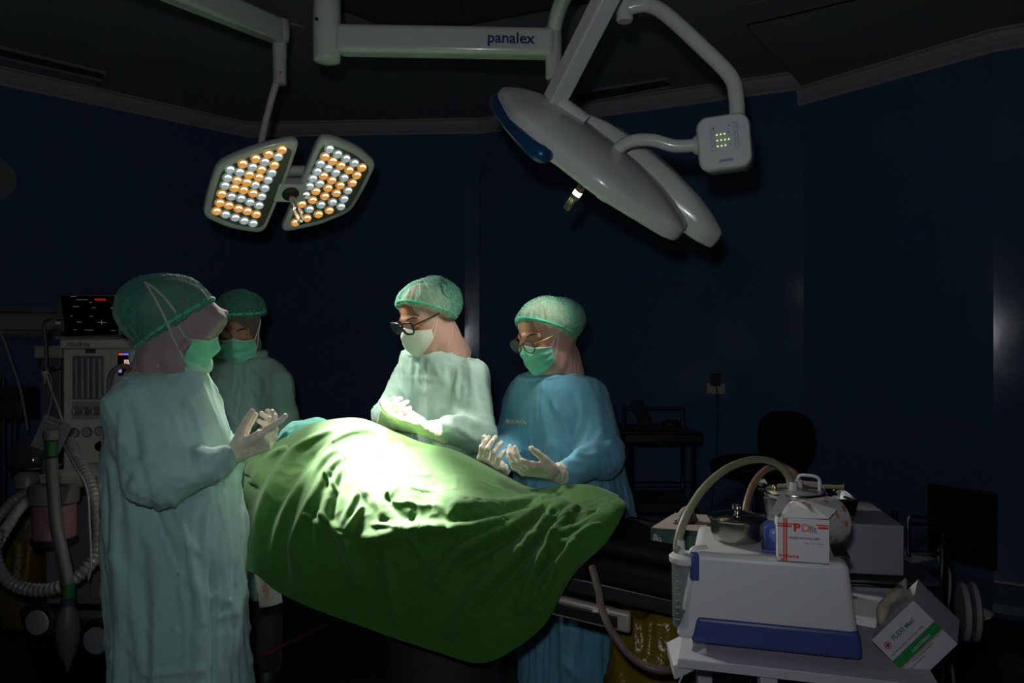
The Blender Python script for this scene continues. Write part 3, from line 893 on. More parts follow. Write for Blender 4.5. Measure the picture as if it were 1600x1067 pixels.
FING = [((.033, .004), (.042, .024, .020), .0088), ((.011, .007), (.046, .027, .021), .0090),
        ((-.011, .005), (.042, .025, .021), .0086), ((-.031, -.001), (.033, .019, .018), .0078)]
def hand(name, root, wrist, F_, U_, side, curls, m, thumb=(.5, .35, .3, .2), spread=.06, back=None, cuff=True, scale=1.0, cuff_r=.034):
    """wrist point, finger direction, palm normal; side = +1 when the thumb lies towards F x U (right hand), -1 for left"""
    Fd = np.array(Vector(F_).normalized()); U = A3(U_); U = U - Fd * (U @ Fd); U /= np.linalg.norm(U)
    T = np.cross(Fd, U) * side
    w = A3(wrist)
    L = lambda x, y, z: w + scale * (Fd * x + T * y + U * z)
    segs = []
    for k, ((ty, off), ln, r) in enumerate(FING):
        c1, c2, c3 = curls[k] if hasattr(curls[k], '__len__') else (curls[k] * .9, curls[k] * 1.1, curls[k] * .7)
        kn = (.082 + off, ty, -.002 - .004 * abs(ty) / .03)
        sp = spread * (ty / .03)
        ch = [kn]; a = 0; p = np.array(kn)
        for l, c in zip(ln, (c1, c2, c3)):
            a += c
            dvec = np.array((math.cos(a) * math.cos(sp), math.cos(a) * math.sin(sp), math.sin(a)))
            p = p + dvec * l; ch.append(tuple(p))
        segs.append((ty, ch, r))
    ta, tb, t2, t3 = thumb    # opening from palm side, lift towards palm, bends
    base = np.array((.022, .026, .006))
    d1 = np.array((math.cos(ta) * math.cos(tb), math.sin(ta) * math.cos(tb), math.sin(tb)))
    p1 = base + d1 * .040
    ta2 = ta - t2; d2 = np.array((math.cos(ta2) * math.cos(tb), math.sin(ta2) * math.cos(tb), math.sin(tb)))
    p2 = p1 + d2 * .032
    ta3 = ta2 - t3; d3 = np.array((math.cos(ta3) * math.cos(tb), math.sin(ta3) * math.cos(tb), math.sin(tb)))
    p3 = p2 + d3 * .025
    bk = -Fd if back is None else A3(Vector(back).normalized())
    def f(P):
        d = None
        for ty, ch, r in segs:
            c = sd_cap(P, L(.008, ty * .62, 0), L(*ch[0]), .0145 * scale, .0125 * scale, (U, .85))
            d = c if d is None else smin(d, c, .010)
        d = smin(d, sd_cap(P, L(.03, .02, .006), L(.03, -.02, .004), .014 * scale, .014 * scale), .012)
        fd = None
        for ty, ch, r in segs:
            e = None
            for i in range(3):
                c = sd_cap(P, L(*ch[i]), L(*ch[i + 1]), (r - .0006 * i) * scale, (r - .0006 * (i + 1)) * scale)
                e = c if e is None else smin(e, c, .003)
            # knuckle swelling
            e = smin(e, np.linalg.norm(P - L(*ch[1]), axis=1) - r * 1.04 * scale, .003)
            fd = e if fd is None else smin(fd, e, .0015)
        d = smin(d, fd, .006)
        th = smin(sd_cap(P, L(*base), L(*p1), .0150 * scale, .0118 * scale), sd_cap(P, L(*p1), L(*p2), .0105 * scale, .0098 * scale), .004)
        th = smin(th, sd_cap(P, L(*p2), L(*p3), .0098 * scale, .0080 * scale), .003)
        d = smin(d, th, .009)
        d = smin(d, sd_cap(P, L(.012, 0, 0), w + bk * .05, .0245 * scale, .027 * scale, (U, .85)), .014)
        if cuff: d = smin(d, sd_cap(P, w + bk * .035, w + bk * .075, .029, cuff_r), .01)
        return d
    lo = w - .22 * scale; hi = w + .22 * scale
    # tighten the box
    allp = np.array([L(*q) for s_ in segs for q in s_[1]] + [L(*base), L(*p3), w + bk * .075, w])
    lo = allp.min(0) - .045; hi = allp.max(0) + .045
    V, F = nets(f, lo, hi, .0022)
    N = vnorm(V, F)
    t = (V - w) @ bk
    V = V + N * (.0009 * ridge(V * 75, 3) + np.clip(t / .03, 0, 1) * .0010 * np.sin(t * 260 + 3 * vnoise(V * 30, 5)))[:, None]
    g = mesh_obj(name, V, F, m, root, True)
    if cuff:
        c = w + bk * .078
        u = np.cross(bk, (0, 0, 1.0)); u /= np.linalg.norm(u); v = np.cross(bk, u)
        MB().tube([Vector(c + (u * math.cos(a) + v * math.sin(a)) * (cuff_r + .0022)) for a in np.linspace(0, 2 * math.pi, 33)[:-1]], .0016, 6, closed=True).build('cuff_rim', m, g, True)
    return g

def z_of(py, d): return CZ - (py - 533.5) / FOC * d
def rows_px(d, spec, yaw):
    """spec: (py, centre px, half forward m, half side m)"""
    return [(z_of(py, d), (px - 800) / FOC * d, d + dy, a, b) for (py, px, a, b, dy) in spec]

M_gownA = fabric('gown_teal_pale', (0.36, 0.60, 0.58), crease=1.0)
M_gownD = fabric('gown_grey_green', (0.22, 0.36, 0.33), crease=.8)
M_gownB = fabric('gown_mint', (0.40, 0.60, 0.52), crease=1.0)
M_gownC = fabric('gown_blue', (0.14, 0.42, 0.60), crease=1.0)
M_hij_pink = fabric('hijab_pink', (0.55, 0.33, 0.27), crease=.3)
M_hij_grey = fabric('hijab_mauve', (0.30, 0.23, 0.23), crease=.3)
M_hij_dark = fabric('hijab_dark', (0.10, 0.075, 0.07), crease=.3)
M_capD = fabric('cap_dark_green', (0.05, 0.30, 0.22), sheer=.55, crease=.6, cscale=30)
M_capL = fabric('cap_green', (0.16, 0.50, 0.34), sheer=.62, crease=.7, cscale=30)
M_rim = fabric('cap_rim_green', (0.05, 0.50, 0.30), crease=.5, cscale=40)
M_maskG = fabric('mask_green', (0.16, 0.58, 0.40), crease=.25, cscale=14)
M_maskW = fabric('mask_white', (0.62, 0.68, 0.58), crease=.15, cscale=10)
M_band = fabric('mask_band', (0.50, 0.66, 0.55), crease=.1)
M_strap = mat('white_elastic', (0.7, 0.68, 0.62), 0.7)

# ---- A: near left, profile towards the table
yA = math.radians(14); dA = 2.0
rA = rows_px(dA, [(566, 264, .080, .072, .0), (577, 263, .090, .09, 0), (594, 260, .106, .135, 0), (628, 259, .128, .172, 0), (662, 263, .142, .174, 0), (700, 266, .154, .170, 0),
     (760, 271, .162, .168, 0), (830, 275, .165, .170, 0), (900, 279, .162, .172, 0), (1000, 285, .162, .175, 0), (1080, 290, .162, .178, 0), (1140, 292, .165, .18, 0)], yA)
rA.append((.16, rA[-1][1] + .01, dA, .165, .185))
A_ = empty('person', (rA[-1][1], dA, 0), 'person at left in pale teal gown, in profile with dark cap and brimmed mauve headscarf', 'person')
armsA = [((-.925, 1.87, 1.235), at(250, 748, 1.80), at(344, 720, 1.87), (.068, .060, .035)),
         (at(300, 625, 2.14), at(320, 740, 2.20), at(366, 712, 2.06), (.062, .055, .038))]
foldsA = [([(262, 600), (300, 640), (318, 700), (300, 735)], .008, 7), ([(230, 590), (265, 640), (285, 700)], .006, 6),
          ([(215, 600), (225, 660), (235, 720)], .006, 6), ([(190, 640), (192, 720), (205, 800), (215, 900)], .009, 8),
          ([(200, 620), (212, 700), (232, 780), (262, 860), (300, 960)], -.008, 8),
          ([(262, 770), (285, 820), (296, 870), (312, 960), (322, 1060)], .010, 7), ([(240, 790), (262, 850), (285, 900), (300, 990)], -.010, 9),
          ([(340, 740), (352, 800), (346, 900)], .006, 8), ([(365, 740), (368, 830), (372, 930), (376, 1040)], .006, 6),
          ([(268, 985), (290, 980), (340, 965), (372, 955)], .004, 3), ([(215, 1055), (260, 1052), (320, 1045)], .006, 4),
          ([(205, 900), (210, 960), (222, 1050)], .010, 7), ([(185, 760), (180, 840), (188, 940)], .006, 7),
          ([(318, 935), (345, 925), (372, 905)], .003, 3), ([(322, 915), (330, 940), (338, 960)], .003, 3),
          ([(255, 935), (290, 915), (310, 905)], .003, 4), ([(285, 672), (298, 700), (305, 735)], -.006, 5),
          ([(268, 748), (300, 742), (335, 735)], .005, 4), ([(270, 764), (310, 752), (352, 738)], .004, 4), ([(345, 650), (355, 690), (360, 720)], .004, 6)]
gA, fA = gown(A_, rA, yA, armsA, M_gownA, 21, foldsA)
cA = at(264, 567, dA)
ring_tube('collar', (cA.x + .005, dA, cA.z + .006), yA, .090, .085, .010, M_gownA, gA, tilt=-.12, seed=1)
RA = rot(math.radians(17), math.radians(14), 0)
hA = at(276, 511, 1.98)
body(A_, hA, RA, yA, rA, armsA, M_skin)
head_group(A_, hA, RA, dict(seed=4, visor=.030, hijab_mat=M_hij_grey, cap_mat=M_capD, rim_mat=M_rim, mask_mat=M_maskG, band_mat=M_band,
    strap_mat=mat('pale_tie', (.35, .42, .40), .8), tie=True, strap=(-.105, .085, .115), strap_over=True, open=.050, cap_c=(-.038, 0, .030), cap_r=(.120, .106, .094), cap_tilt=.85, cap_o=(.0, 0, .000), nape=(-.022, 0, -.15), nr=.060))
hand('glove', A_, at(366, 708, 1.90), (.86, .12, .42), (-.30, .62, .70), 1, [(.10, .15, .10), (.55, .75, .35), (.65, .8, .45), (.6, .7, .5)], M_glove, thumb=(.70, .40, .2, .1), back=at(338, 724, 1.87) - at(366, 708, 1.90), cuff_r=.039, scale=.90, spread=.02)
hand('glove', A_, at(368, 710, 1.99), (.82, .05, .48), (-.40, -.6, .7), -1, [.5, .65, .7, .7], M_glove, thumb=(.5, .5, .3, .2), back=at(345, 724, 2.02) - at(368, 710, 1.99), scale=.90, spread=.02)

# ---- B: middle, mint gown
yB = math.radians(233); dB = 2.78
rB = rows_px(dB, [(547, 672, .070, .080, 0), (553, 674, .085, .100, 0), (567, 679, .098, .130, 0), (590, 685, .112, .152, 0), (640, 688, .120, .160, 0), (700, 690, .130, .168, 0), (780, 692, .138, .170, 0), (900, 695, .145, .18, 0)], yB)
rB.append((.16, rB[-1][1], dB, .15, .185))
B_ = empty('person', (rB[-1][1], dB, 0), 'person behind the table in a mint gown with thick black glasses and pale folded mask', 'person')
armsB = [(at(738, 590, 2.69), at(745, 678, 2.62), at(698, 670, 2.50), (.062, .056, .038)),
         (at(634, 590, 2.86), at(608, 650, 2.76), at(606, 654, 2.56), (.050, .050, .040))]
foldsB = [([(715, 590), (712, 640), (735, 670)], .008, 6), ([(735, 580), (745, 630), (752, 670)], .006, 5), ([(700, 570), (705, 610), (712, 640)], -.007, 5),
          ([(690, 662), (715, 668), (745, 690)], .006, 4), ([(700, 655), (725, 655), (750, 665)], .006, 4), ([(610, 588), (650, 590), (700, 597)], .002, 2),
          ([(625, 600), (620, 640), (628, 680)], .005, 6), ([(760, 600), (764, 640), (766, 680)], .005, 5), ([(672, 600), (668, 650), (675, 690)], .003, 6)]
gB, fB = gown(B_, rB, yB, armsB, M_gownB, 33, foldsB)
cB = at(672, 549, dB)
ring_tube('collar', (cB.x - .0, dB, cB.z - .004), yB, .086, .10, .0045, M_gownB, gB, tilt=-.10, seed=2)
RB = rot(math.radians(224), math.radians(22), 0)
hB = at(664, 497, 2.72)
body(B_, hB, RB, yB, rB, armsB, M_skin)
head_group(B_, hB, RB, dict(seed=7, hijab_mat=M_hij_pink, cap_mat=M_capL, rim_mat=M_rim, mask_mat=M_maskW, band_mat=M_maskW, strap_mat=M_strap, mask='folded',
    strap=(-.025, .088, .045), tail=((-.06, 0, -.07), (-.125, .01, -.18)), oz=(.006, .096), open=.062, cap_tilt=.66, cap_o=(0, 0, .020), cap_c=(-.038, 0, .038), cap_r=(.128, .108, .096),
    glasses=dict(mat=mat('black_frame', (.004, .004, .004), .35), w=.029, h=.021, sq=.75, r=.0033, cat=True, z=.000)))
# loop of dark cord on the cap
wB = lambda p: Vector(np.array(p) @ RB.T + np.array(hB))
lp = [wB(p) for p in ((-.05, .085, .105), (-.035, .098, .08), (-.045, .104, .055), (-.065, .098, .058), (-.072, .090, .09), (-.062, .078, .118))]
MB().tube(lp, .0016, 6, closed=True, res=6).build('cord_loop', M_black, B_, True)
hand('glove', B_, at(664, 669, 2.455), at(622, 656, 2.44) - at(670, 670, 2.46), (.10, .50, .85), -1, [(.15, .45, .3), (.3, .6, .4), (.42, .7, .4), (.5, .7, .4)], M_glove, thumb=(.18, .30, .05, .05), back=at(720, 676, 2.55) - at(668, 668, 2.45), cuff_r=.041, spread=.02)
hand('glove', B_, at(600, 668, 2.53), at(612, 648, 2.45) - at(598, 668, 2.53), (.80, .1, .6), 1, [(.5, .8, .5), (.6, .8, .5), (.65, .8, .5), (.7, .8, .5)], M_glove, thumb=(.5, .4, .3, .2), cuff=False, scale=.92, spread=.02)

# ---- C: right, blue gown
yC = math.radians(226); dC = 2.65
rC = rows_px(dC, [(584, 860, .075, .085, 0), (588, 862, .09, .115, 0), (598, 864, .105, .150, 0), (620, 868, .125, .180, 0), (670, 872, .138, .183, 0), (730, 880, .146, .183, 0), (800, 888, .158, .19, 0), (930, 902, .17, .195, 0)], yC)
rC.append((.16, rC[-1][1], dC, .175, .20))
C_ = empty('person', (rC[-1][1], dC, 0), 'person in a blue gown with thin round glasses and open upturned gloved hands', 'person')
armsC = [(at(917, 622, 2.57), at(940, 712, 2.45), at(890, 739, 2.345), (.068, .062, .037)),
         (at(818, 622, 2.76), at(797, 690, 2.70), at(782, 722, 2.53), (.060, .055, .042))]
foldsC = [([(905, 600), (910, 650), (900, 700), (925, 735)], .007, 6), ([(925, 605), (938, 650), (940, 690)], .005, 5), ([(945, 620), (957, 660), (958, 700)], .005, 5),
          ([(890, 610), (895, 660), (885, 700)], -.006, 6), ([(875, 725), (900, 722), (930, 735)], .005, 4), ([(885, 742), (920, 740), (950, 745)], .004, 4), ([(850, 690), (865, 720), (880, 745)], .005, 7),
          ([(900, 712), (925, 712), (945, 705)], .005, 4)]
def exC(P, d): return smin(d, sd_cap(P, at(935, 640, 2.70), at(958, 810, 2.70), .035, .075), .10)
gC, fC = gown(C_, rC, yC, armsC, M_gownC, 45, foldsC, extra=exC)
cC = at(858, 586, dC)
ring_tube('collar', (cC.x, dC, cC.z - .004), yC, .092, .11, .0045, M_gownC, gC, tilt=-.10, seed=3)
text('chest_lettering', 'BUDAYA', .018, at(791, 661, 2.50), (1, -.45, 0), (0, 0, 1), mat('gold_ink', (.45, .40, .12), .5), gC, lift=.004)
RC = rot(math.radians(221), math.radians(19), 0)
hC = at(850, 524, 2.60)
body(C_, hC, RC, yC, rC, armsC, M_skin)
head_group(C_, hC, RC, dict(seed=9, hijab_mat=M_hij_pink, cap_mat=M_capL, rim_mat=M_rim, mask_mat=M_maskG, band_mat=M_band, strap_mat=M_strap,
    strap=(-.012, .088, .040), tail=((-.07, 0, -.05), (-.10, 0, -.12)), oz=(.006, .096), open=.060, cap_tilt=.68, cap_o=(0, 0, .012), cap_c=(-.045, 0, .028), cap_r=(.130, .108, .088),
    glasses=dict(mat=mat('brown_frame', (.05, .02, .012), .3), tmat=mat('gold_temple', (.6, .4, .25), .3, metal=1), w=.025, h=.022, sq=.95, r=.0018, z=-.004)))
hand('glove', C_, at(862, 737, 2.30), at(806, 726, 2.26) - at(866, 738, 2.32), (.05, .55, .83), -1, [(.12, .75, .55), (.16, .8, .6), (.22, .8, .6), (.3, .8, .6)], M_glove, thumb=(.48, .25, .12, .05), back=at(880, 739, 2.34) - at(862, 737, 2.30), cuff_r=.042, spread=.02)
hand('glove', C_, at(778, 728, 2.47), at(764, 716, 2.38) - at(782, 728, 2.48), (.45, .25, .75), 1, [(.8, .8, .4), (.85, .85, .4), (.9, .9, .5), (.95, .9, .5)], M_glove, thumb=(.6, .6, .3, .3), cuff=False, spread=.02, scale=.95)

# ---- D: behind left, grey-green gown
yD = math.radians(284); dD = 3.05
rD = rows_px(dD, [(552, 376, .072, .080, 0), (558, 377, .088, .11, 0), (570, 378, .105, .152, 0), (592, 379, .118, .180, 0), (640, 380, .135, .182, 0), (700, 382, .14, .18, 0), (800, 384, .145, .185, 0)], yD)
rD.append((.42, rD[-1][1], dD, .15, .19))
D_ = empty('person', (rD[-1][1], dD, 0), 'person facing front in the dark, in a grey-green gown, behind the person at left', 'person')
armsD = [(at(432, 600, 3.00), at(441, 660, 2.98), at(412, 690, 2.84), (.060, .055, .042)),
         (at(322, 600, 3.10), at(312, 660, 3.06), at(345, 700, 2.90), (.060, .055, .042))]
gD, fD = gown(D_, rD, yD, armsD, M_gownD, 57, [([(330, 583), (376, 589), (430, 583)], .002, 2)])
cD = at(376, 553, dD)
ring_tube('collar', (cD.x, dD - .01, cD.z), yD, .092, .098, .007, M_gownD, gD, tilt=-.05, seed=4)
RD = rot(math.radians(277), math.radians(22), 0)
hD = at(373, 514, 2.98)
body(D_, hD, RD, yD, rD, armsD, M_skin)
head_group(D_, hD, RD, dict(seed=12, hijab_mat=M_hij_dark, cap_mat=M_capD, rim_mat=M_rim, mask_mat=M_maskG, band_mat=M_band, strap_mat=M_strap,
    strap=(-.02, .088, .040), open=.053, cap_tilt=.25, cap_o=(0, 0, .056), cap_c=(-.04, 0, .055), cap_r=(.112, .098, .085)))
hand('glove', D_, at(404, 702, 2.82), (.3, -.9, .1), (-.3, -.1, .9), -1, [.4, .5, .5, .5], M_glove, cuff=False)
hand('glove', D_, at(352, 706, 2.88), (.5, -.8, .1), (.3, -.1, .9), 1, [.4, .5, .5, .5], M_glove, cuff=False)
# ------------------------------------------------------------------ operating table, patient, drape
ang = math.radians(-18.5)
TU = Vector((math.cos(ang), math.sin(ang), 0)); TN = Vector((-math.sin(ang), math.cos(ang), 0))   # along (to the feet), across (away)
slope = 0.125
def tp(s, w, h):
    """table space: s metres from the head end, w across (0 near edge, .5 far edge), h above the mattress top"""
    o = Vector((-0.82, 2.27, 0))
    return o + TU * s + TN * w + Vector((0, 0, 0.995 - slope * s + h))
T_ = empty('operating_table', (tp(.75, .25, 0).x, tp(.75, .25, 0).y, 0), 'operating table under the green drape, black mattress end and side rail showing', 'operating table')
def tb(s0, s1, w0, w1, h0, h1):
    o = tp(s0, w0, h0); return MB().obox(o, tp(s1, w0, h0) - o, tp(s0, w1, h0) - o, Vector((0, 0, h1 - h0)))
bevel(tb(.12, .50, 0, .5, -.07, 0).build('mattress', M_vinyl, T_), .015, 3)
bevel(tb(.51, 1.06, 0, .5, -.07, 0).build('mattress', M_vinyl, T_), .015, 3)
bevel(tb(1.07, 1.38, 0, .5, -.07, 0).build('mattress', M_vinyl, T_), .02, 3)
bevel(tb(.14, 1.34, .03, .47, -.115, -.072).build('table_top', M_dark, T_), .006)
M_rail = mat('rail_metal', (.36, .33, .28), .42, metal=.1)
ra = tb(.15, 1.18, -.045, -.02, -.155, -.105).build('side_rail', M_rail, T_); bevel(ra, .008, 3)
bevel(tb(.2, 1.15, -.052, -.045, -.146, -.118).build('rail_groove', M_black, ra), .002)
bevel(tb(.15, 1.18, .505, .53, -.155, -.105).build('side_rail', M_rail, T_), .008, 3)
o = tp(1.09, -.054, -.118)
MB().obox(o, TU * .04, -TN * .001, (0, 0, .012)).build('rail_sticker', M_paper, ra)
MB().lathe(o + TU * .02 - TN * .001 + Vector((0, 0, .006)), [(.006, 0), (.006, .001)], 20, -TN).build('red_mark', M_redink, ra)
MB().tube([tp(.92, -.05, -.17), tp(.93, -.06, -.19), tp(.95, -.06, -.185), tp(.95, -.05, -.165), tp(.93, -.045, -.155)], .004, 8, closed=True, res=5).build('rail_hook', M_black, T_, True)
cb = tp(.58, .21, 0)
mb = MB(); mb.lathe((cb.x, cb.y, .16), [(.21, 0), (.18, .05), (.165, .30), (.165, .52), (.20, .60)], 28)
mb.build('column', mat('column_cover', (.035, .032, .032), .6), T_, True)
mb = MB(); o = Vector((cb.x, cb.y, 0)) - TU * .5 - TN * .22
mb.obox(o + Vector((0, 0, .04)), TU * 1.0, TN * .44, (0, 0, .12)); bevel(mb.build('base', M_dark, T_), .03, 3)
for a in (.08, .92):
    for b in (.05, .39):
        c = o + TU * a + TN * b
        MB().lathe(c + TN * -.015 + Vector((0, 0, .03)), [(.03, 0), (.03, .03)], 20, TN).build('wheel', M_black, T_, True)
# folded cuff bags of the table foot end
bevel(tb(1.0, 1.3, .02, .30, .002, .045).build('knee_pad', M_vinyl, T_), .02, 3)

# patient on the table
P_ = empty('person', tp(.7, .25, 0), 'person lying under the green drape, only a teal cap showing', 'person')
hp = np.array(tp(.15, .27, .055))
Rp = np.array([[0, TN.x, TU.x * -1], [0, TN.y, TU.y * -1], [1, 0, slope]]).astype(float)
Rp = Rp / np.linalg.norm(Rp, axis=0)
V1, F1 = nets(sd_head, (-.13, -.11, -.20), (.13, .11, .14), .0045)
V1 = V1 @ Rp.T + hp
def fpat(P):
    d = sd_cap(P, tp(.38, .25, .085), tp(.62, .25, .07), .12, .12, ((0, 0, 1), .8))
    d = smin(d, sd_cap(P, tp(.22, .27, .09), tp(.36, .25, .10), .055, .09), .05)
    d = smin(d, sd_ell(P, tp(.46, .26, .085), (.15, .14, .085)), .05)
    for s in (1, -1):
        d = smin(d, sd_cap(P, tp(.36, .25 + s * .14, .09), tp(.62, .25 + s * .19, .06), .05, .042), .04)
        d = smin(d, sd_cap(P, tp(.62, .25 + s * .19, .055), tp(.84, .25 + s * .16, .055), .040, .026), .02)
        d = smin(d, sd_cap(P, tp(.66, .25 + s * .08, .06), tp(.90, .25 + s * .08, .055), .08, .055), .04)
        d = smin(d, sd_cap(P, tp(.90, .25 + s * .08, .055), tp(1.02, .25 + s * .07, .05), .050, .036), .03)
        d = smin(d, sd_cap(P, tp(1.02, .25 + s * .07, .045), tp(1.03, .25 + s * .075, .08), .034, .022), .02)
    return d
V2, F2 = nets(fpat, np.array(tp(.7, .25, 0)) - (.85, .55, .25), np.array(tp(.7, .25, 0)) + (.85, .55, .45), .016)
ccp = np.array(tp(.085, .27, .065))
def fcp(P): return smin(sd_ell(P, ccp, (.115, .11, .098)), sd_cap(P, ccp + (.08, -.03, .02), ccp + (.10, -.12, .03), .045, .035), .05)
V, F = nets(fcp, ccp - .22, ccp + .22, .006)
N = vnorm(V, F)
V = V + N * (.006 * ridge(V * np.array([22, 22, 9]), 3) + .003 * vnoise(V * 50, 4))[:, None]
mesh_obj('surgical_cap', V, F, fabric('cap_teal', (.08, .38, .30), crease=.8, cscale=20), P_, True)

# ---- the drape: control rows from the hem behind, over the patient, down to the near hem
colsD = [  # ridge, upper, shoulder, side, hem  (px, py, depth)
    [(386, 704, 2.52), (384, 730, 2.42), (381, 770, 2.30), (379, 830, 2.25), (377, 889, 2.24)],
    [(416, 691, 2.50), (412, 722, 2.38), (408, 770, 2.24), (405, 835, 2.16), (400, 896, 2.14)],
    [(455, 673, 2.46), (450, 712, 2.33), (446, 775, 2.17), (443, 850, 2.09), (436, 925, 2.07)],
    [(505, 659, 2.42), (498, 705, 2.28), (492, 785, 2.09), (488, 870, 2.02), (482, 948, 2.01)],
    [(555, 656, 2.39), (552, 705, 2.25), (550, 800, 2.03), (548, 885, 1.965), (545, 972, 1.955)],
    [(598, 671, 2.39), (603, 722, 2.23), (612, 812, 1.99), (615, 905, 1.93), (612, 996, 1.925)],
    [(648, 692, 2.37), (662, 738, 2.21), (680, 815, 1.97), (686, 915, 1.90), (680, 1018, 1.895)],
    [(706, 706, 2.36), (726, 745, 2.20), (748, 812, 1.97), (758, 920, 1.87), (748, 1036, 1.865)],
    [(768, 736, 2.32), (788, 768, 2.18), (808, 824, 1.98), (818, 905, 1.87), (803, 1014, 1.855)],
    [(828, 764, 2.27), (842, 788, 2.14), (856, 835, 1.97), (864, 890, 1.88), (852, 972, 1.87)],
    [(885, 758, 2.20), (895, 780, 2.08), (902, 818, 1.95), (905, 856, 1.90), (888, 905, 1.89)],
    [(925, 760, 2.13), (936, 775, 2.05), (944, 800, 1.96), (940, 835, 1.92), (918, 868, 1.91)],
    [(965, 776, 2.04), (972, 781, 2.00), (978, 790, 1.97), (968, 812, 1.94), (944, 838, 1.93)],
]
G = []
for c in colsD:
    r = [at(*p) for p in c]
    b1 = r[0] + TN * .10 + Vector((0, 0, -.035)); b2 = r[0] + TN * .17 + Vector((0, 0, -.16)); b3 = r[0] + TN * .19 + Vector((0, 0, -.34))
    G.append([b3, b2, b1] + r)
def cr_grid(G, nu, nv):
    A = np.array([[tuple(p) for p in row] for row in G])
    def up(A, n):
        m = len(A); x = np.linspace(0, m - 1, n); i = np.clip(np.floor(x).astype(int), 0, m - 2); t = (x - i)[:, None, None]
        g = lambda k: A[np.clip(k, 0, m - 1)]
        p0, p1, p2, p3 = g(i - 1), g(i), g(i + 1), g(i + 2)
        return 0.5 * (2 * p1 + (p2 - p0) * t + (2 * p0 - 5 * p1 + 4 * p2 - p3) * t ** 2 + (3 * p1 - p0 - 3 * p2 + p3) * t ** 3)
    A = up(A, nu); A = up(A.transpose(1, 0, 2), nv).transpose(1, 0, 2)
    return A
nu, nv = 420, 300
A = cr_grid(G, nu, nv); V = A.reshape(-1, 3); F = grid_faces(nu, nv)
N = vnorm(V, F)
if N[(nu // 2) * nv + int(nv * .7)][1] > 0: F = F[:, ::-1]; N = -N
uu = np.repeat(np.linspace(0, 1, nu), nv); vv = np.tile(np.linspace(0, 1, nv), nu)
edge = np.clip(np.minimum(np.minimum(uu, 1 - uu) * 18, (1 - vv) * 12), 0, 1)
side = np.clip((vv - .62) * 4, 0, 1)
# broad hanging folds of the side, deeper towards the hem
s_al = (V - np.array(tp(0, 0, 0))) @ np.array(TU)
D = .016 * side * vnoise(np.stack([s_al * 6.5 + vv * 1.2, vv * 1.0, uu * 0], 1), 61) * np.clip(uu * 6, .2, 1)
q = np.stack([V[:, 0] * 10, V[:, 1] * 10, V[:, 2] * 6], 1)
lit = np.exp(-(((uu - .42) / .25) ** 2 + ((vv - .62) / .16) ** 2))
core = np.clip((vv - .50) * 8, .15, 1) * np.clip((uu - .28) * 8, .35, 1)
D += core * (.005 + .002 * lit) * vnoise(q, 62) + core * (.0022 + .0035 * lit) * np.clip(ridge(np.stack([V[:, 0] * 16 + V[:, 2] * 12, V[:, 1] * 14, V[:, 2] * 14 - V[:, 0] * 8], 1), 63), 0, 1) ** 2
D += .0014 * core * ridge(V * 34, 64)
V = V + N * (D * (.3 + .7 * edge))[:, None]
N = vnorm(V, F)
foldsT = [
    ([(528, 702), (505, 722), (480, 750), (455, 790), (438, 840), (430, 905)], .018, 9),
    ([(532, 715), (512, 740), (498, 765), (476, 810), (460, 860), (470, 930)], .017, 8),
    ([(540, 722), (526, 750), (512, 790), (500, 840), (520, 900)], .011, 7),
    ([(540, 715), (525, 770), (515, 820), (510, 860)], -.010, 7),
    ([(520, 690), (480, 720), (452, 760), (428, 800), (410, 860)], -.014, 9),
    ([(520, 672), (470, 700), (440, 735), (415, 790), (404, 850)], .018, 8),
    ([(450, 700), (420, 720), (398, 760)], .012, 7), ([(430, 690), (405, 712), (388, 745)], .010, 6),
    ([(505, 710), (470, 770), (445, 830), (446, 900)], -.015, 8),
    # double layer over the patient's middle
    ([(490, 712), (520, 690), (548, 676), (580, 672), (605, 682)], .006, 5),
    # long folds swept from the feet
    ([(872, 776), (845, 792), (800, 812), (720, 828), (640, 836), (560, 846)], .026, 10),
    ([(885, 782), (850, 802), (800, 830), (740, 852), (700, 880), (680, 920)], .025, 10),
    ([(892, 786), (866, 808), (830, 845), (790, 890), (740, 940), (700, 1000)], .027, 11),
    ([(904, 790), (884, 815), (858, 850), (830, 900), (815, 960)], .022, 9),
    ([(860, 775), (800, 790), (740, 790), (680, 775)], .018, 10), ([(850, 792), (780, 808), (700, 812), (640, 800)], -.013, 11),
    ([(860, 802), (800, 838), (740, 870), (690, 890)], -.018, 9), ([(875, 812), (840, 850), (790, 905), (740, 960)], -.018, 10),
    ([(930, 800), (890, 830), (860, 845), (880, 850), (925, 850)], .012, 6), ([(940, 820), (910, 835), (870, 880), (840, 930)], .018, 7),
    ([(900, 842), (860, 880), (830, 930)], -.018, 7), ([(935, 790), (915, 810), (895, 825)], -.010, 6),
    # crumples in the lit middle
    ([(560, 768), (545, 800), (535, 830)], .010, 6), ([(568, 790), (552, 815), (540, 840)], .010, 5), ([(505, 740), (520, 758), (530, 770)], .006, 3),
    ([(600, 770), (625, 800), (650, 812)], -.012, 9), ([(580, 820), (620, 825), (660, 828), (700, 824)], .010, 7), ([(560, 760), (590, 790), (600, 815)], .010, 7),
    ([(480, 805), (500, 820), (520, 840)], .008, 5), ([(640, 840), (665, 870), (690, 890), (720, 880)], .010, 7),
    ([(500, 800), (540, 850), (560, 920)], .014, 8), ([(600, 860), (610, 920), (620, 980)], .008, 9), ([(470, 850), (480, 900), (478, 935)], .012, 7),
]
V = pix_folds(V, N, foldsT)
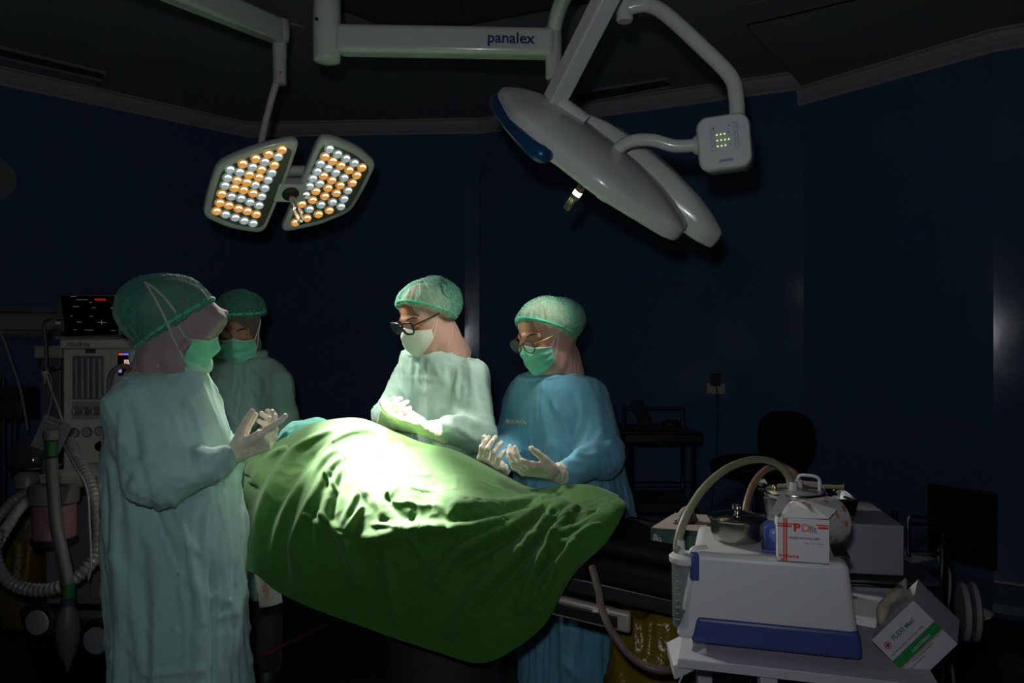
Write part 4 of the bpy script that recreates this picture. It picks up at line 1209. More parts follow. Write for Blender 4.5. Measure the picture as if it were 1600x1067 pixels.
# the patient stays below the cloth
hm = {}
for x, y, z in V[np.arange(0, len(V))]:
    k = (int(math.floor(x / .02)), int(math.floor(y / .02))); hm[k] = max(hm.get(k, -9), z)
VP = np.concatenate([V1, V2]); base_n = len(V1)
for i in range(base_n, len(VP)):
    kx, ky = int(math.floor(VP[i, 0] / .02)), int(math.floor(VP[i, 1] / .02))
    zz = [hm[(kx + a, ky + b)] for a in (-1, 0, 1) for b in (-1, 0, 1) if (kx + a, ky + b) in hm]
    if zz and VP[i, 2] > min(zz) - .022: VP[i, 2] = min(zz) - .022
mesh_obj('body', VP, np.concatenate([F1, F2 + base_n]), M_skin, P_, True)
M_drape = fabric('drape_green', (0.028, 0.135, 0.008), crease=.45, cscale=7)
dr = mesh_obj('surgical_drape', V, F, M_drape, None, True)
tag(dr, 'large bright green surgical drape over the patient, hanging to the near side in long folds', 'drape')
solidify(dr, .003, 1.0 if False else 0)
# white absorbent sheet hanging below the drape at the left
e = np.array([at(392, 860, 2.20), at(438, 905, 2.12), at(441, 942, 2.11), at(404, 951, 2.16)])
ns, nt_ = 14, 18; Vp = []
for i in range(ns):
    for j in range(nt_):
        a, b = i / (ns - 1), j / (nt_ - 1)
        p = (e[0] * (1 - a) + e[1] * a) * (1 - b) + (e[3] * (1 - a) + e[2] * a) * b
        Vp.append(tuple(p + np.array([0, .006 * math.sin(a * 5 + b * 2), 0])))
sh = mesh_obj('absorbent_sheet', Vp, grid_faces(ns, nt_), fabric('sheet_white', (.62, .60, .52), crease=.3), None, True)
solidify(sh, .002); tag(sh, 'small white absorbent sheet with a brown stain below the green drape', 'sheet')
cst = e.mean(0)
st = MB()
for k in range(5):
    c = cst + np.array((-.003 + .005 * math.sin(k * 2.1), -.010, .020 - .011 * k))
    st.lathe(Vector(c), [(.006 + .002 * (k % 2), 0), (.006, .0006)], 12, (0, -1, 0))
st.build('stain', mat('brown_stain', (.42, .26, .12), .8), sh)
# ------------------------------------------------------------------ surgical lamps
# panel outline in lamp space: x away from the split, y along the split; found from the lit lamp, facing plane
nL = (LAMP_T - LAMP_C).normalized()
def on_plane(px, py, c, n):
    d = Vector(((px - 800) / FOC, 1, -(py - 533.5) / FOC)); o = Vector((0, 0, CZ))
    return o + d * ((c - o).dot(n) / d.dot(n))
def dome_panel(name, outline, n, thick, dome, m, parent, apex=None):
    """outline (points in the face plane) -> body swelling on the side away from n, bevelled rim"""
    P = [Vector(p) for p in outline]
    # round the corners
    Q = []
    for i, p in enumerate(P):
        a, b = P[i - 1], P[(i + 1) % len(P)]
        ra_ = min(.05, (a - p).length * .3); rb_ = min(.05, (b - p).length * .3)
        s0 = p + (a - p).normalized() * ra_; s1 = p + (b - p).normalized() * rb_
        for k in range(6):
            t = k / 5; Q.append(s0 * (1 - t) ** 2 + p * 2 * t * (1 - t) + s1 * t ** 2)
    # even out along edges
    R_ = []
    for i in range(len(Q)):
        a, b = Q[i], Q[(i + 1) % len(Q)]; k = max(1, int((b - a).length / .03))
        for j in range(k): R_.append(a.lerp(b, j / k))
    Q = R_; m_ = len(Q); c = sum(Q, Vector()) / m_
    if apex is None: apex = c
    rings = [(.955, -.001), (1.0, .004), (1.012, .012), (1.012, thick * .7), (1.0, thick), (.96, thick + dome * .14), (.85, thick + dome * .42), (.68, thick + dome * .70), (.45, thick + dome * .90), (.2, thick + dome * .98)]
    V = []; F = []
    for s, h in rings:
        for q in Q:
            cc = c if s > .9 else c.lerp(apex, (1 - s))
            V.append(cc + (q - c) * s - n * h)
    for i in range(len(rings) - 1):
        for k in range(m_): F.append((i * m_ + k, i * m_ + (k + 1) % m_, (i + 1) * m_ + (k + 1) % m_, (i + 1) * m_ + k))
    F.append(tuple((len(rings) - 1) * m_ + k for k in range(m_)))
    F.append(tuple(range(m_ - 1, -1, -1)))
    o = mesh_obj(name, V, F, m, parent, True, 50)
    bm = bmesh.new(); bm.from_mesh(o.data); bmesh.ops.recalc_face_normals(bm, faces=bm.faces); bm.to_mesh(o.data); bm.free()
    return o, Q, c
M_plate = mat('lamp_plate', (0.10, 0.105, 0.08), 0.25, spec=.6)
M_lw = mat('led_cup_white', (0.45, 0.48, 0.50), 0.35, emit=(0.70, 0.85, 0.85), estr=.16)
M_lo = mat('led_cup_amber', (0.60, 0.30, 0.08), 0.35, emit=(1.0, 0.50, 0.13), estr=.34)
M_dw = mat('led_glint_white', (0.9, 0.95, 1), 0.3, emit=(0.95, 1, 1), estr=3.0)
M_do = mat('led_glint_amber', (1, 0.8, 0.5), 0.3, emit=(1.0, 0.85, 0.55), estr=3.0)
M_lampw = mat('lamp_white', (0.60, 0.62, 0.60), 0.24, coat=.3)

def face_lens(parent, spots, n, c, ctr, lit=True):
    """an LED reflector cup with a glowing crescent highlight, one object per lens, mesh shared"""
    base = {}
    for i, (p, warm) in enumerate(spots):
        key = warm
        if key not in base:
            up = MB(); r = .0185
            up.lathe((0, 0, 0), [(r, 0), (r, .004), (r * .9, .0075), (r * .72, .008), (r * .62, .005), (r * .2, .001)], 24, n)
            a = n.orthogonal().normalized()
            o = up.build('led_lens', M_lo if warm else M_lw, parent, True)
            # highlight on the cup's upper side, put in as a glowing crescent
            d = Vector((0, 0, 1)) - n * n.z; d.normalize(); s = n.cross(d)
            mb = MB(); pts = [(d * math.cos(t) + s * math.sin(t)) * r * .66 + n * .0080 for t in np.linspace(-1.15, 1.15, 9)]
            mb.tube(pts, [.0006, .0018, .0028, .0034, .0036, .0034, .0028, .0018, .0006], 6)
            di = mb.build('led_glint', M_do if warm else M_dw, o, True)
            offs = Vector(ROOT_LOC[parent.name])
            for ob in (o, di):
                me = ob.data
                for v in me.vertices: v.co += offs      # centre the mesh on its own origin
            o.location = p - offs; di.location = (0, 0, 0)
            base[key] = (o, di)
        else:
            o0, d0 = base[key]
            o = o0.copy(); COL.objects.link(o); o.parent = parent; o.location = p - Vector(ROOT_LOC[parent.name])
            d = d0.copy(); COL.objects.link(d); d.parent = o; d.location = (0, 0, 0)

L1 = empty('surgical_lamp', LAMP_C, 'lit surgical lamp at left with two panels of white and amber lights', 'surgical lamp')
OUT_L = [(340, 257), (400, 232), (470, 216), (452, 270), (432, 320), (412, 366), (360, 358), (317, 339), (326, 298)]
OUT_R = [(500, 217), (520, 216), (560, 232), (589, 256), (570, 295), (548, 332), (500, 352), (438, 365), (466, 300)]
frames = []
for out in (OUT_L, OUT_R):
    P = [on_plane(x, y, LAMP_C, nL) for x, y in out]
    # corners only, edges come straight
    o, Q, c = dome_panel('lamp_panel', P, nL, .030, .035, M_lampw, L1)
    inner = [c + (q - c) * .86 for q in Q]
    pl = MB().prism([q + nL * .0015 for q in inner], nL * .002).build('glass_plate', M_plate, o)
    frames.append((o, c))
# lens positions read off the lit face, five or six to a row
LL = [[(440, 232, 1), (419, 239, 1), (399, 246, 1), (379, 254, 1), (359, 263, 0)],
      [(434, 243, 0), (413, 251, 0), (394, 259, 0), (374, 267, 0), (355, 276, 0)],
      [(428, 256, 1), (408, 263, 1), (389, 271, 1), (370, 280, 1), (351, 288, 0)],
      [(424, 268, 0), (404, 275, 1), (385, 283, 1), (366, 292, 1), (346, 301, 1)],
      [(418, 279, 0), (398, 287, 0), (380, 295, 1), (361, 305, 0), (343, 315, 1)],
      [(413, 292, 0), (395, 300, 1), (376, 308, 0), (357, 319, 1), (338, 328, 1)],
      [(408, 305, 0), (390, 314, 0), (372, 324, 1), (352, 333, 0)],
      [(404, 319, 0), (386, 328, 1), (367, 338, 0)],
      [(400, 333, 1), (381, 343, 0)], [(395, 347, 0)]]
RR = [[(514, 231, 0), (527, 239, 0), (540, 246, 0), (553, 253, 0), (565, 260, 1)],
      [(507, 243, 1), (519, 250, 1), (532, 257, 1), (545, 264, 1), (557, 272, 1)],
      [(500, 254, 0), (512, 261, 0), (524, 268, 0), (537, 276, 0), (550, 284, 1)],
      [(495, 266, 0), (505, 273, 1), (518, 280, 1), (531, 288, 1), (543, 296, 0)],
      [(488, 277, 0), (499, 285, 0), (512, 292, 1), (525, 300, 1), (537, 309, 0)],
      [(483, 289, 0), (493, 297, 1), (507, 305, 1), (519, 314, 0), (532, 321, 0)],
      [(477, 303, 0), (488, 311, 1), (501, 318, 0), (514, 327, 1)],
      [(471, 317, 1), (483, 325, 0), (497, 333, 1)], [(466, 331, 0), (479, 339, 1)], [(461, 346, 1)]]
for (o, c), rows in zip(frames, (LL, RR)):
    face_lens(o, [(on_plane(x, y, LAMP_C, nL) + nL * .004, w) for r in rows for x, y, w in r], nL, c, LAMP_C)
# hub with sterile handle
u = (on_plane(500, 217, LAMP_C, nL) - on_plane(438, 365, LAMP_C, nL)).normalized(); s = nL.cross(u)
hub = [on_plane(x, y, LAMP_C, nL) for x, y in ((436, 286), (482, 286), (474, 314), (427, 313))]
hb = MB().prism([h + nL * .012 for h in hub], -nL * .05).build('hub', M_lampw, L1); bevel(hb, .006, 3)
hc = on_plane(453, 300, LAMP_C, nL) + nL * .012
MB().lathe(hc, [(.032, 0), (.032, .003), (.024, .008), (.018, .010)], 32, nL).build('hub_ring', M_black, hb, True)
hd = (nL + Vector((.05, .0, -.02))).normalized()
h1 = MB().lathe(hc, [(.0135, .008), (.0135, .09), (.0155, .094), (.0155, .10), (.0135, .104), (.0145, .15), (.0125, .162), (.004, .166)], 24, hd)
h1.build('sterile_handle', mat('handle_chrome', (.75, .62, .45), .12, metal=1), L1, True)
# yoke behind the panels, pole, swivel and spring arm to the ceiling
bk = LAMP_C - nL * .085
MB().tube([on_plane(370, 300, LAMP_C, nL) - nL * .07, bk, on_plane(530, 285, LAMP_C, nL) - nL * .07], .022, 12, res=6).build('yoke', M_lampw, L1, True)
j1 = at(437, 128, 3.02)
MB().tube([bk, at(425, 268, 3.02), at(408, 232, 3.04), at(420, 170, 3.03), at(433, 126, 3.02)], .0135, 14, res=5).build('pole', M_lampw, L1, True)
sw = MB().lathe((j1.x, j1.y, j1.z - .01), [(.022, 0), (.026, .004), (.026, .10), (.028, .102), (.028, .165), (.034, .17), (.040, .20), (.036, .25), (.02, .262)], 28).build('swivel_joint', M_lampw, L1, True)
MB().lathe(at(438, 113, 2.99), [(.005, 0), (.005, .004)], 14, (0, -1, 0)).build('screw_cap', mat('orange_cap', (.6, .12, .02), .4), sw)
a0 = at(433, 48, 3.0); a1 = at(265, -22, 2.45); a2 = at(120, -82, 2.1)
def beam(p, q, w, h, m, name, parent, bev=.012):
    d = (q - p); t = d.normalized(); sd = t.cross(Vector((0, 0, 1))).normalized(); up = sd.cross(t)
    o = MB().obox(p - sd * w / 2 - up * h / 2, sd * w, up * h, d).build(name, m, parent); bevel(o, bev, 4); return o
beam(a0, a2, .065, .095, M_lampw, 'spring_arm', L1)
MB().tube([a2, a2 + Vector((-.02, -.02, .1)), Vector((a2.x, a2.y, H_CEIL))], .045, 20).build('ceiling_pole', M_lampw, L1, True)

# light of the lit lamp
for i, (o, c) in enumerate(frames):
    tgt = LAMP_T + Vector((.045 * (1 if i else -1), 0, 0))
    add_light('surgical_beam', 'SPOT', c + nL * .03, CORE_POWER / 2, (1.0, .97, .86), tgt, spot_size=math.radians(16.5), spot_blend=.9, shadow_soft_size=.05)
add_light('surgical_spill', 'SPOT', LAMP_C + nL * .03 + s * .08, SPILL_POWER, (1.0, .97, .86), LAMP_T, spot_size=math.radians(95), spot_blend=.9, shadow_soft_size=.06)

# ---- second lamp, seen from above and behind
C2 = at(930, 262, 2.25)
u2 = Vector((.77, -.10, -.62)).normalized()
n2 = Vector((-.50, .41, -.70)); n2 = (n2 - u2 * n2.dot(u2)).normalized()
w2 = n2.cross(u2)
if w2.y > 0: w2 = -w2       # towards the camera
L2 = empty('surgical_lamp', C2, 'surgical lamp at right turned edge-on, white domed back and blue grip showing', 'surgical lamp')
lp = lambda a, b, h=0: C2 + u2 * a + w2 * b - n2 * h
near = [lp(-.335, .03), (lp(-.33, .13)), lp(-.20, .27), lp(.10, .28), lp(.32, .17), lp(.31, .02)]
farp = [lp(-.22, -.03), lp(-.12, -.22), lp(.10, -.27), lp(.32, -.20), lp(.42, -.08), lp(.36, -.03)]
pn, Qn, cn = dome_panel('lamp_panel', near, n2, .045, .055, M_lampw, L2, apex=lp(-.06, .06))
pf, Qf, cf = dome_panel('lamp_panel', farp, n2, .055, .065, M_lampw, L2, apex=lp(.05, -.08))
for o, Q, c in ((pn, Qn, cn), (pf, Qf, cf)):
    MB().prism([c + (q - c) * .86 + n2 * .0015 for q in Q], n2 * .002).build('glass_plate', M_plate, o)
    spots = []
    for i in range(-3, 4):
        for j in range(-3, 4):
            p = c + u2 * (.055 * i + .02 * (j % 2)) + w2 * .040 * j
            q2 = [((q - c) @ u2 * .70, (q - c) @ w2 * .66) for q in Q]; x_, y_ = (p - c) @ u2, (p - c) @ w2; ins = False
            for k_ in range(len(q2)):
                (xa, ya), (xb, yb) = q2[k_ - 1], q2[k_]
                if (ya > y_) != (yb > y_) and x_ < (xb - xa) * (y_ - ya) / (yb - ya) + xa: ins = not ins
            if ins: spots.append((p + n2 * .004, (i + j) % 2))
    face_lens(o, spots, n2, c, C2)
g = MB().tube([lp(-.325, .085, .010), lp(-.315, .135, .004), lp(-.25, .205, .002), lp(-.19, .262, .002), lp(-.12, .300, .004), lp(-.085, .305, .008), lp(-.07, .285, .014)], [.014, .021, .019, .018, .022, .024, .012], 14, res=5)
g.build('grip_handle', mat('blue_grip', (.008, .05, .15), .3), L2, True)
hc2 = lp(.0, .0)
MB().lathe(hc2, [(.022, 0), (.017, .01), (.0125, .02), (.0125, .10), (.0145, .105), (.0145, .112), (.0125, .115), (.012, .15), (.004, .155)], 24, n2).build('sterile_handle', mat('handle_glass', (.6, .55, .45), .08, metal=.8), L2, True)
MB().lathe(hc2 + n2 * .085, [(.0132, 0), (.0132, .014)], 24, n2).build('handle_glint_band', M_do, L2, True)  # glowing band stands in for LED light falling on the handle
# pipe from the lamp to its control box
MB().tube([at(950, 250, 2.16), at(962, 236, 2.13), at(985, 221, 2.10), at(1020, 219, 2.08), at(1055, 228, 2.07), at(1092, 226, 2.06)], .0175, 16, res=8).build('link_pipe', M_lampw, L2, True)
MB().lathe(at(1082, 226, 2.06), [(.0185, 0), (.026, .008), (.028, .03)], 20, (1, 0, 0)).build('pipe_collar', M_lampw, L2, True)
# control box
cb_ = at(1130, 228, 2.02); fw = Vector((-.22, -.97, -.06)).normalized(); rt = Vector((0, 0, 1)).cross(-fw) * -1
rt = (-fw).cross(Vector((0, 0, 1))).normalized(); upv = rt.cross(-fw).normalized()
if rt.x < 0: rt = -rt
tl = math.radians(5); rt, upv = rt * math.cos(tl) + upv * math.sin(tl), upv * math.cos(tl) - rt * math.sin(tl)
bx = MB()
def rr(w, h, r, k=6, taper=0):
    pts = []
    for cx, cy, a0_ in ((w / 2 - r, h / 2 - r, 0), (-w / 2 + r, h / 2 - r, 90), (-w / 2 + r, -h / 2 + r, 180), (w / 2 - r, -h / 2 + r, 270)):
        for i in range(k + 1):
            a = math.radians(a0_ + 90 * i / k); pts.append((cx + r * math.cos(a), cy + r * math.sin(a)))
    return pts
rings = [(.92, .060), (.98, .055), (1.0, .044), (1.0, -.02), (.90, -.055), (.6, -.075)]
V = []; F = []; pr = rr(.134, .140, .030); m_ = len(pr)
for sc_, dd in rings:
    for x, y in pr: V.append(cb_ + rt * (x * sc_ + (.012 if dd < 0 else 0)) + upv * y * sc_ + fw * dd)
for i in range(len(rings) - 1):
    for k in range(m_): F.append((i * m_ + k, i * m_ + (k + 1) % m_, (i + 1) * m_ + (k + 1) % m_, (i + 1) * m_ + k))
F.append(tuple(range(m_))); F.append(tuple((len(rings) - 1) * m_ + k for k in range(m_ - 1, -1, -1)))
cbx = mesh_obj('control_box', V, F, M_lampw, L2, True, 60)
bm = bmesh.new(); bm.from_mesh(cbx.data); bmesh.ops.recalc_face_normals(bm, faces=bm.faces); bm.to_mesh(cbx.data); bm.free()
fo = lambda x, y, z=.0605: cb_ + rt * x + upv * y + fw * z
MB().obox(fo(-.038, -.026), rt * .074, upv * .074, fw * .0008).build('keypad', mat('keypad', (.52, .54, .62), .4), cbx)
for j, n_ in enumerate((3, 4, 3)):
    for i in range(n_):
        MB().ball(fo(-.017 + .0095 * i, .019 - .0145 * j, .0615), .0016, 8).build('indicator_light', mat('green_led', (.5, 1, .1), .4, emit=(.55, 1, .08), estr=2.5), cbx, True)
for j in range(5):
    for x in (-.032, .026):
        k = MB(); y = -.020 + .0135 * j; P = [fo(x, y, .0618), fo(x + .009, y, .0618), fo(x + .009, y + .010, .0618), fo(x, y + .010, .0618)]
        k.tube(P, .0005, 4, closed=True)
        k.build('key', mat('key_ink', (.10, .12, .30), .5), cbx)
for x, y in ((-.024, .036), (.015, .038), (.012, .022), (.014, -.008)):
    MB().lathe(fo(x, y, .0612), [(.0018, 0), (.0016, .001)], 12, fw).build('small_button', M_blackink, cbx)
text('brand_lettering', 'panalex', .0115, fo(-.016, -.050, .0605), rt, upv, mat('blue_lettering', (.02, .10, .40), .5), cbx, bold=.0003)
# rating label on the right flank
sd = rt
MB().obox(cb_ + rt * .0675 + fw * .030 + upv * -.03, -fw * .045, upv * .065, rt * .0008).build('rating_label', mat('label_grey', (.34, .35, .36), .5), cbx)
MB().obox(cb_ + rt * .0685 + fw * .024 + upv * .020, -fw * .030, upv * .013, rt * .0006).build('label_green_block', mat('label_green', (.01, .09, .03), .5), cbx)
MB().obox(cb_ + rt * .0685 + fw * .026 + upv * -.026, -fw * .036, upv * .007, rt * .0006).build('label_bar', M_blackink, cbx)
k = MB()
for j in range(5): k.obox(cb_ + rt * .0685 + fw * .024 + upv * (.012 - .007 * j), -fw * (.020 + .005 * (j % 2)), upv * .002, rt * .0006)
k.build('label_print', M_blackink, cbx)
# bent pipe up to the small vertical post
MB().tube([at(1152, 192, 2.02), at(1150, 150, 2.02), at(1140, 118, 2.03), at(1095, 72, 2.06), at(1045, 26, 2.10), at(1020, 10, 2.12), at(1000, 8, 2.13), at(978, 14, 2.14)], .0205, 18, res=8).build('bent_pipe', M_lampw, L2, True)
q = at(976, 34, 2.14)
MB().lathe(q, [(.020, 0), (.0235, .004), (.0235, .26)], 24).build('upper_post', M_lampw, L2, True)
# spring arm rising from the domed back
b0 = at(866, 158, 2.16); b1 = at(956, -20, 1.95)
beam(b0, b1, .055, .050, M_lampw, 'spring_arm', L2, .006)
MB().tube([lp(-.09, .06, .09), at(868, 156, 2.16)], [.030, .022], 20).build('arm_socket', M_lampw, L2, True)
# horizontal arm with the maker's name
d2_ = 2.62
pz = at(511, 98, d2_)
MB().lathe((pz.x, pz.y, pz.z + .012), [(.030, -.012), (.044, -.006), (.046, .0), (.046, .165), (.0465, .168), (.0465, .172), (.046, .175), (.046, H_CEIL - pz.z - .013)], 32).build('pivot_post', M_lampw, L2, True)
MB().lathe((pz.x, pz.y, H_CEIL - .03), [(.14, 0), (.15, .01), (.15, .03)], 40).build('ceiling_flange', M_lampw, L2, True)
h0 = at(528, 63, d2_); h1 = at(866, 69, d2_)
ha = beam(h0, h1 + Vector((0, 0, 0)), .075, .095, M_lampw, 'horizontal_arm', L2, .018)
q = at(865, 124, d2_)
MB().lathe(q, [(.022, 0), (.028, .004), (.028, .178), (.022, .186)], 26).build('arm_post', M_lampw, L2, True)
MB().tube([at(860, 120, d2_ - .01), at(856, 140, d2_ - .02), at(860, 156, d2_ - .1), at(868, 140, d2_ - .05), at(866, 122, d2_ - .01)], .002, 6, res=5).build('safety_wire', M_steel, L2, True)
text('maker_lettering', 'panalex', .052, at(761, 66, d2_ - .045), (1, 0, -.028), (0, 0, 1), M_ink, ha, lift=.0006, bold=.0009)
MB().lathe(at(495, 30, d2_ - .047), [(.006, 0), (.006, .003)], 14, (0, -1, 0)).build('screw_hole', M_black, L2)
# upper carrying arm from post to spring arm, above the picture
beam(Vector((q.x, q.y, q.z + .186)), b1 + Vector((0, .02, .25)), .06, .05, M_lampw, 'upper_arm', L2) if False else None
MB().tube([Vector((q.x, q.y, q.z + .17)), Vector((q.x + .03, q.y - .15, q.z + .22)), b1 + Vector((0, .04, .12)), b1], .026, 14, res=5).build('cardan_arm', M_lampw, L2, True)
MB().tube([b1, Vector((b1.x + .05, b1.y + .1, b1.z + .25)), at(976, -75, 2.14), at(976, -60, 2.14)], .026, 14, res=5).build('upper_bracket', M_lampw, L2, True)

# light of the second lamp
t2 = Vector((-.335, 2.40, 1.12)); dr2 = (t2 - C2).normalized()
add_light('surgical_beam', 'SPOT', C2 + n2 * .03 + w2 * .10, CORE_POWER_2, (1.0, .96, .84), t2, spot_size=math.radians(15.5), spot_blend=.95, shadow_soft_size=.05)
add_light('surgical_spill', 'SPOT', C2 + n2 * .03 - w2 * .10, SPILL_POWER_2, (1.0, .96, .86), t2, spot_size=math.radians(80), spot_blend=.95, shadow_soft_size=.06)
# ------------------------------------------------------------------ equipment at the right
# white cart carrying the suction pump
mu = Vector((.961, -.276, 0)); mv = Vector((.276, .961, 0)); ZS = .772
m0 = Vector((.344, 1.578, ZS + .012))
def mp(a, b, h=0): return m0 + mu * a + mv * b + Vector((0, 0, h))
K_ = empty('equipment_cart', (mp(.2, .2).x, mp(.2, .2).y, 0), 'white painted cart under the suction pump with a bent bracket at its left corner', 'cart')
M_cart = mat('cart_white', (.52, .50, .58), .45)
sh = MB().obox(mp(.0, -.05, -.02), mu * .47, mv * .33, (0, 0, .006)).obox(mp(.16, .28, -.02), mu * .31, mv * .22, (0, 0, .006)).build('top_shelf', M_cart, K_); bevel(sh, .002)
MB().obox(mp(.0, -.052, -.032), mu * .47, mv * .004, (0, 0, .016)).build('shelf_lip', M_cart, sh)
br = [at(1104, 1012, 1.55), at(1052, 1040, 1.55), at(1054, 1064, 1.55), at(1110, 1036, 1.55)]
b_ = MB().prism(br, Vector((0.01, .12, .0))).build('corner_bracket', M_cart, K_); bevel(b_, .004, 3)
MB().tube([at(1066, 1056, 1.55), at(1060, 1072, 1.55), at(1068, 1084, 1.56), at(1072, 1070, 1.55), at(1064, 1090, 1.55)], .0016, 6, res=6).build('wire_tie', M_white2, K_, True)
for a, b, nm in ((.17, -.02, 1), (.40, -.02, 1), (.04, .24, 1), (.42, .45, 1)):
    p = mp(a, b)
    l = MB().obox((p.x - .016, p.y - .012, .07), (.034, 0, 0), (0, .024, 0), (0, 0, ZS - .085)).build('leg', M_cart, K_); bevel(l, .003)
    MB().lathe((p.x - .012, p.y, .035), [(.033, 0), (.035, .004), (.035, .020), (.033, .024)], 20, (1, 0, 0)).build('caster', M_black, l, True)
MB().obox(mp(.03, -.02, -.55), mu * .40, mv * .28, (0, 0, .015)).build('lower_shelf', M_cart, K_)

# suction pump
S_ = empty('suction_pump', mp(.17, .12), 'white suction pump with a dark blue lower band, on the white cart at right', 'suction pump')
def shell(prof, y0, y1, name, m, parent, r=.02):
    """front outline extruded backwards with soft edges"""
    P = [mp(a, y0, h) for a, h in prof]
    o = MB().prism(P, mv * (y1 - y0)).build(name, m, parent); bevel(o, r, 5, 20); return o
hull = shell([(-.008, .004), (.345, .004), (.322, .185), (.030, .185)], 0, .25, 'housing', M_white2, S_, .014)
band = shell([(.022, .0), (.347, .0), (.341, .056), (.034, .056)], -.004, .254, 'blue_band', M_blue, S_, .010)
bevel(MB().obox(mp(.30, .04, .183), mu * .03, mv * .10, (0, 0, .006)).build('top_recess', M_black, S_), .002)
for a in (.04, .30):
    for b in (.04, .22): MB().lathe(mp(a, b, -.012 + .002), [(.012, 0), (.012, .014)], 16).build('foot', M_black, S_)
bevel(MB().obox(mp(.115, .03, .06), mu * .085, -mv * .075, (0, 0, .0)) .build('x', M_blue, S_), .01) if False else None
# jar with gauge held at the left flank
J_ = empty('suction_jar', at(1071, 985, 1.60), 'slim clear suction jar with white lid at the left flank of the suction pump', 'jar')
jb = at(1071, 978, 1.60)
MB().lathe(jb, [(.024, 0), (.027, .004), (.029, .13), (.029, .135), (.0275, .135), (.025, .006)], 28).build('jar_body', M_glass, J_, True)
MB().lathe(jb + Vector((0, 0, .006)), [(.022, 0), (.024, .035)], 24).build('fluid', mat('murky_fluid', (.04, .04, .05), .2), J_, True)
li = MB().lathe(jb + Vector((0, 0, .134)), [(.032, 0), (.034, .004), (.034, .012), (.028, .017), (.02, .019)], 28).build('lid', M_white, J_, True)
MB().lathe(jb + Vector((-.010, -.004, .15)), [(.0085, 0), (.008, .018), (.007, .03)], 16).build('hose_port', M_white, li, True)
MB().tube([jb + Vector((.012, 0, .150)), jb + Vector((.02, 0, .160)), jb + Vector((.045, .01, .160))], .0075, 12, res=4).build('side_port', M_white, li, True)
bevel(MB().obox(jb + Vector((.004, -.038, .105)), (.016, 0, 0), (0, .02, 0), (0, 0, .055)).build('clip', M_blue, J_), .003)
g = MB()
for k in range(8): g.obox(jb + Vector((-.024, -.0165, .02 + .013 * k)), (.006 + .003 * (k % 2 == 0), -.005, 0), (0, .0006, 0), (0, 0, .0011))
g.build('scale_marks', M_white, J_)
g = MB().lathe(jb + Vector((.012, 0, .07)), [(.006, 0), (.008, .01), (.008, .03), (.004, .045)], 14).build('float_valve', M_white2, J_, True)
# hoses
def hose(name, pts, r, m, label, cat='hose'):
    o = MB().tube(pts, r, 14, res=8).build(name, m, None, True); return tag(o, label, cat)
hose('suction_hose', [jb + Vector((-.010, -.004, .168)), at(1058, 858, 1.60), at(1063, 830, 1.61), at(1078, 795, 1.64), at(1104, 758, 1.70), at(1140, 730, 1.77), at(1180, 718, 1.84), at(1212, 724, 1.88), at(1232, 745, 1.90), at(1236, 768, 1.90)],
     .0088, mat('hose_beige', (.30, .31, .20), .4, alpha=.92), 'thick pale greenish hose arching from the slim jar to the lidded canister')
hose('suction_hose', [at(1163, 812, 1.86), at(1167, 785, 1.88), at(1178, 755, 1.92), at(1198, 733, 1.95), at(1222, 729, 1.97), at(1242, 740, 1.96), at(1252, 762, 1.93)],
     .0085, mat('hose_brown', (.21, .135, .10), .4), 'brown hose arching behind the lidded canister')
hose('drain_hose', [at(925, 885, 1.78), at(935, 922, 1.74), at(940, 950, 1.72), at(955, 985, 1.68), at(980, 1020, 1.65), at(1012, 1042, 1.62), at(1045, 1046, 1.62), at(1085, 1035, 1.66)],
     .0085, mat('hose_dark', (.12, .095, .085), .45), 'dark brown hose looping from the table end down to the cart')
# lidded canister
c_ = at(1241, 765, 1.90)
N_ = empty('suction_canister', (c_.x, c_.y, ZS), 'wide clear canister with a rimmed lid and wire handle, behind the white carton', 'canister')
ht = c_.z - ZS + .0
MB().lathe((c_.x, c_.y, ZS), [(.058, 0), (.062, .005), (.064, ht - .02), (.062, ht - .02), (.060, .008)], 36).build('canister_body', M_glass, N_, True)
MB().lathe((c_.x, c_.y, ZS + .008), [(.056, 0), (.057, .02)], 30).build('fluid', mat('murky_fluid', (0, 0, 0)), N_, True)
lid = MB().lathe((c_.x, c_.y, c_.z - .018), [(.066, 0), (.070, .003), (.070, .014), (.067, .018), (.05, .019), (.02, .020)], 40).build('lid', mat('lid_clear_grey', (.30, .31, .30), .25, spec=.6), N_, True)
MB().lathe((c_.x, c_.y, c_.z - .008), [(.0705, 0), (.0715, .003), (.0705, .006)], 40).build('lid_rim', M_steel, lid, True)
MB().tube([c_ + Vector((.015, .02, .0)), c_ + Vector((.018, .02, .028)), c_ + Vector((.030, .01, .034)), c_ + Vector((.056, -.01, .030)), c_ + Vector((.058, -.012, .0))], .004, 8, res=5).build('wire_handle', M_white, N_, True)
MB().lathe(c_ + Vector((-.052, -.01, 0)), [(.006, 0), (.007, .008), (.004, .014)], 14).build('valve_knob', mat('brass', (.6, .45, .15), .3, metal=1), N_, True)
MB().lathe(c_ + Vector((-.004, -.006, 0)), [(.0105, 0), (.0095, .02)], 16).build('hose_port', M_white, lid, True)
MB().lathe(c_ + Vector((.022, .03, 0)), [(.0105, 0), (.0095, .02)], 16).build('hose_port', M_white, lid, True)
bevel(MB().obox(c_ + Vector((.066, -.01, -.06)), (.012, 0, 0), (0, .02, 0), (0, 0, .06)).build('clip', M_blue, N_), .003)
